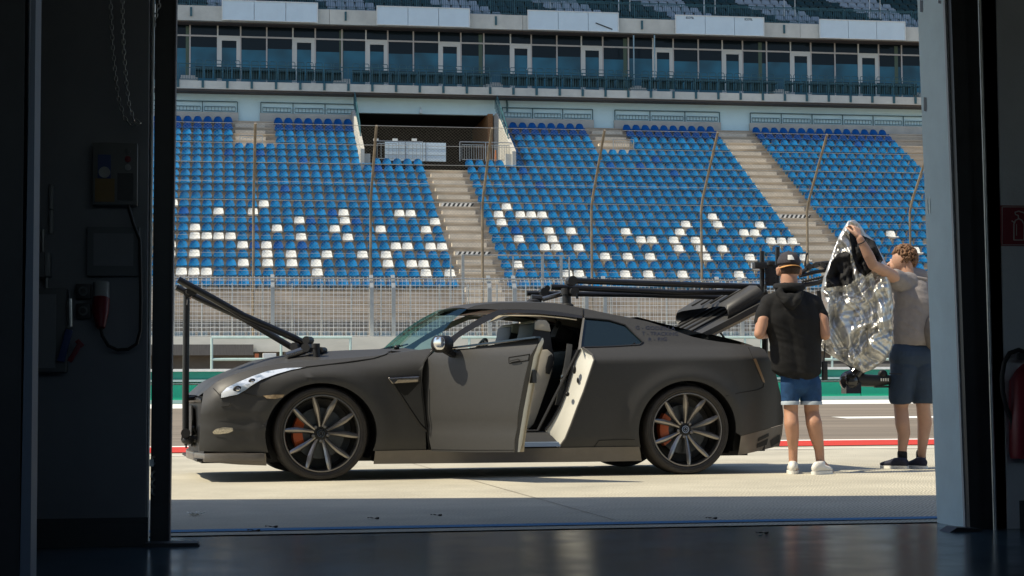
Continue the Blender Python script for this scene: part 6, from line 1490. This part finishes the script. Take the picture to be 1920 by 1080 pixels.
zc = J(1700, 757).z; zt = J(1700, 645).z; mb.v = [Vector((p.x, p.y, min(zt, max(p.z, zc)))) for p in mb.v]
so_ = vox('shorts', mb, m_navy, PB, .007, 4, wrinkle(.006, 10, 12, 9.))
mb = MB(); mb.tube([J(1667, 700, -.11), J(1680, 701, -.14), J(1692, 701, -.14)], .004, 5); mb.build('pocket_zip', m_cblk, so_)
m_sock = M('black_sock', (.012, .012, .014), .9); 
for a in (aL, aR): mb = MB(); limb(mb, [(a+Vector((0, 0, .055)), .041), (a+Vector((0, 0, -.03)), .041)]); vox('sock', mb, m_sock, PB, .006, 3)
m_nshoe = M('navy_suede', (.018, .02, .04), .8, var=.25, vs=20)
shoe(aL, ATZ(1698, 879), ATZ(1654, 878), m_nshoe, m_wpaint, PB, hi=.09); shoe(aR, ATZ(1733, 879), ATZ(1733, 879)+Vector((-.05, .2, 0)), m_nshoe, m_wpaint, PB, hi=.09)
# shoulder bag strap / bag on his back
BG = thing('shoulder_bag', 'grey cloth bag hanging at the waist of the man in grey', 'bag', J(1738, 645, -.15))
mb = MB(); mb.ball(J(1751, 622, -.12), (.09, .08, .15), 12); vox('pouch', mb, M('grey_brown_cloth', (.16, .14, .125), .8, var=.15, vs=12), BG, .008, 3, wrinkle(.01, 9, 9, 1.))
# --- silver cover
m_foil = M('silver_foil', (.62, .61, .58), .42, .80, var=.10, vs=6, bump=.15, bs=22); m_blkc = M('black_lining_cloth', (.010, .010, .011), .85, bump=.2, bs=30)
YFO = 13.96
outl = [(1590, 414), (1602, 412), (1612, 420), (1622, 436), (1640, 452), (1652, 476), (1664, 498), (1668, 520), (1672, 545), (1676, 575), (1673, 605), (1676, 632), (1672, 655), (1660, 676), (1638, 692), (1619, 699), (1598, 689), (1580, 679), (1558, 667), (1545, 658), (1538, 648), (1544, 625), (1546, 600), (1548, 580), (1541, 558), (1539, 545), (1544, 520), (1552, 498), (1562, 470), (1574, 440)]
blk1 = [(1592, 440), (1600, 430), (1612, 440), (1626, 445), (1640, 452), (1656, 488), (1642, 502), (1622, 518), (1610, 510), (1600, 486), (1596, 460)]
blk2 = [(1568, 478), (1585, 470), (1594, 476), (1596, 500), (1602, 520), (1596, 532), (1575, 536), (1550, 540), (1548, 520), (1556, 500)]
def inside(p, poly):
    c = False; n = len(poly)
    for i in range(n):
        a = poly[i]; b = poly[i-1]
        if (a[1] > p[1]) != (b[1] > p[1]) and p[0] < (b[0]-a[0])*(p[1]-a[1])/(b[1]-a[1])+a[0]: c = not c
    return c
def edist(p, poly):
    m = 1e9; n = len(poly)
    for i in range(n):
        a = Vector(poly[i]); b = Vector(poly[(i+1) % n]); ab = b-a; t = max(0, min(1, (Vector(p)-a).dot(ab)/ab.length_squared)); m = min(m, (a+ab*t-Vector(p)).length)
    return m
FR = random.Random(11)
FOLDS = [(FR.uniform(-.55, .55), f*FR.uniform(.8, 1.25), FR.uniform(0, 9), a) for f, a in ((.020, .030), (.028, .024), (.042, .016), (.06, .011), (.085, .008), (.11, .006))]
FOLDS += [(FR.uniform(.7, 1.5), f, FR.uniform(0, 9), a) for f, a in ((.022, .016), (.05, .008), (.09, .005))]
def crump(x, y, sd):
    h = 0.; wx = noise.noise(Vector((x*.02, y*.015, sd)))*26; wy = noise.noise(Vector((x*.018+7, y*.02, sd)))*22
    for th, f, ph, a in FOLDS:
        d = (x+wx)*math.cos(th)+(y+wy)*math.sin(th); t = abs(((d*f+ph+sd) % 1)-.5)*2; k = .45+.9*abs(noise.noise(Vector((x*.016+ph, y*.012, sd+th))))
        h += a*k*(t*2-1)*1.5
    return h
mb = MB(); C_ = cells(outl, 1.7, 1.7)
def fpt(x, y, side, sd, lift=0.):
    e = min(1, edist((x, y), outl)/22); e2_ = min(1, e*2.2); th = .085*math.sqrt(e2_*(2-e2_))*(.35+.65*min(1, max(0, (y-420)/160)))
    return AT(x, y, YFO+side*(th+crump(x, y, sd)*min(1, e*3+.12)+lift))
for side, sd in ((-1, 1.7), (1, 8.3)):
    for c in C_:
        P = [fpt(x, y, side, sd) for x, y in c]
        mb.add(P if side < 0 else P[::-1], [tuple(range(len(P)))])
fo = mb.build('silver_cover', m_foil, None, angle=100, merge=.0005, recalc=False)
for bk in (blk1, blk2):
    mb = MB()
    for c in cells(bk, 2.4, 2.4): mb.add([fpt(x, y, -1, 1.7, .012+.006*noise.noise(Vector((x*.2, y*.1, 0)))) for x, y in c], [tuple(range(len(c)))])
    mb.build('black_lining', m_blkc, fo, angle=60, merge=.0005, recalc=False)
tag(fo, 'crumpled silver foil cover with black lining held up over the camera', 'cover')
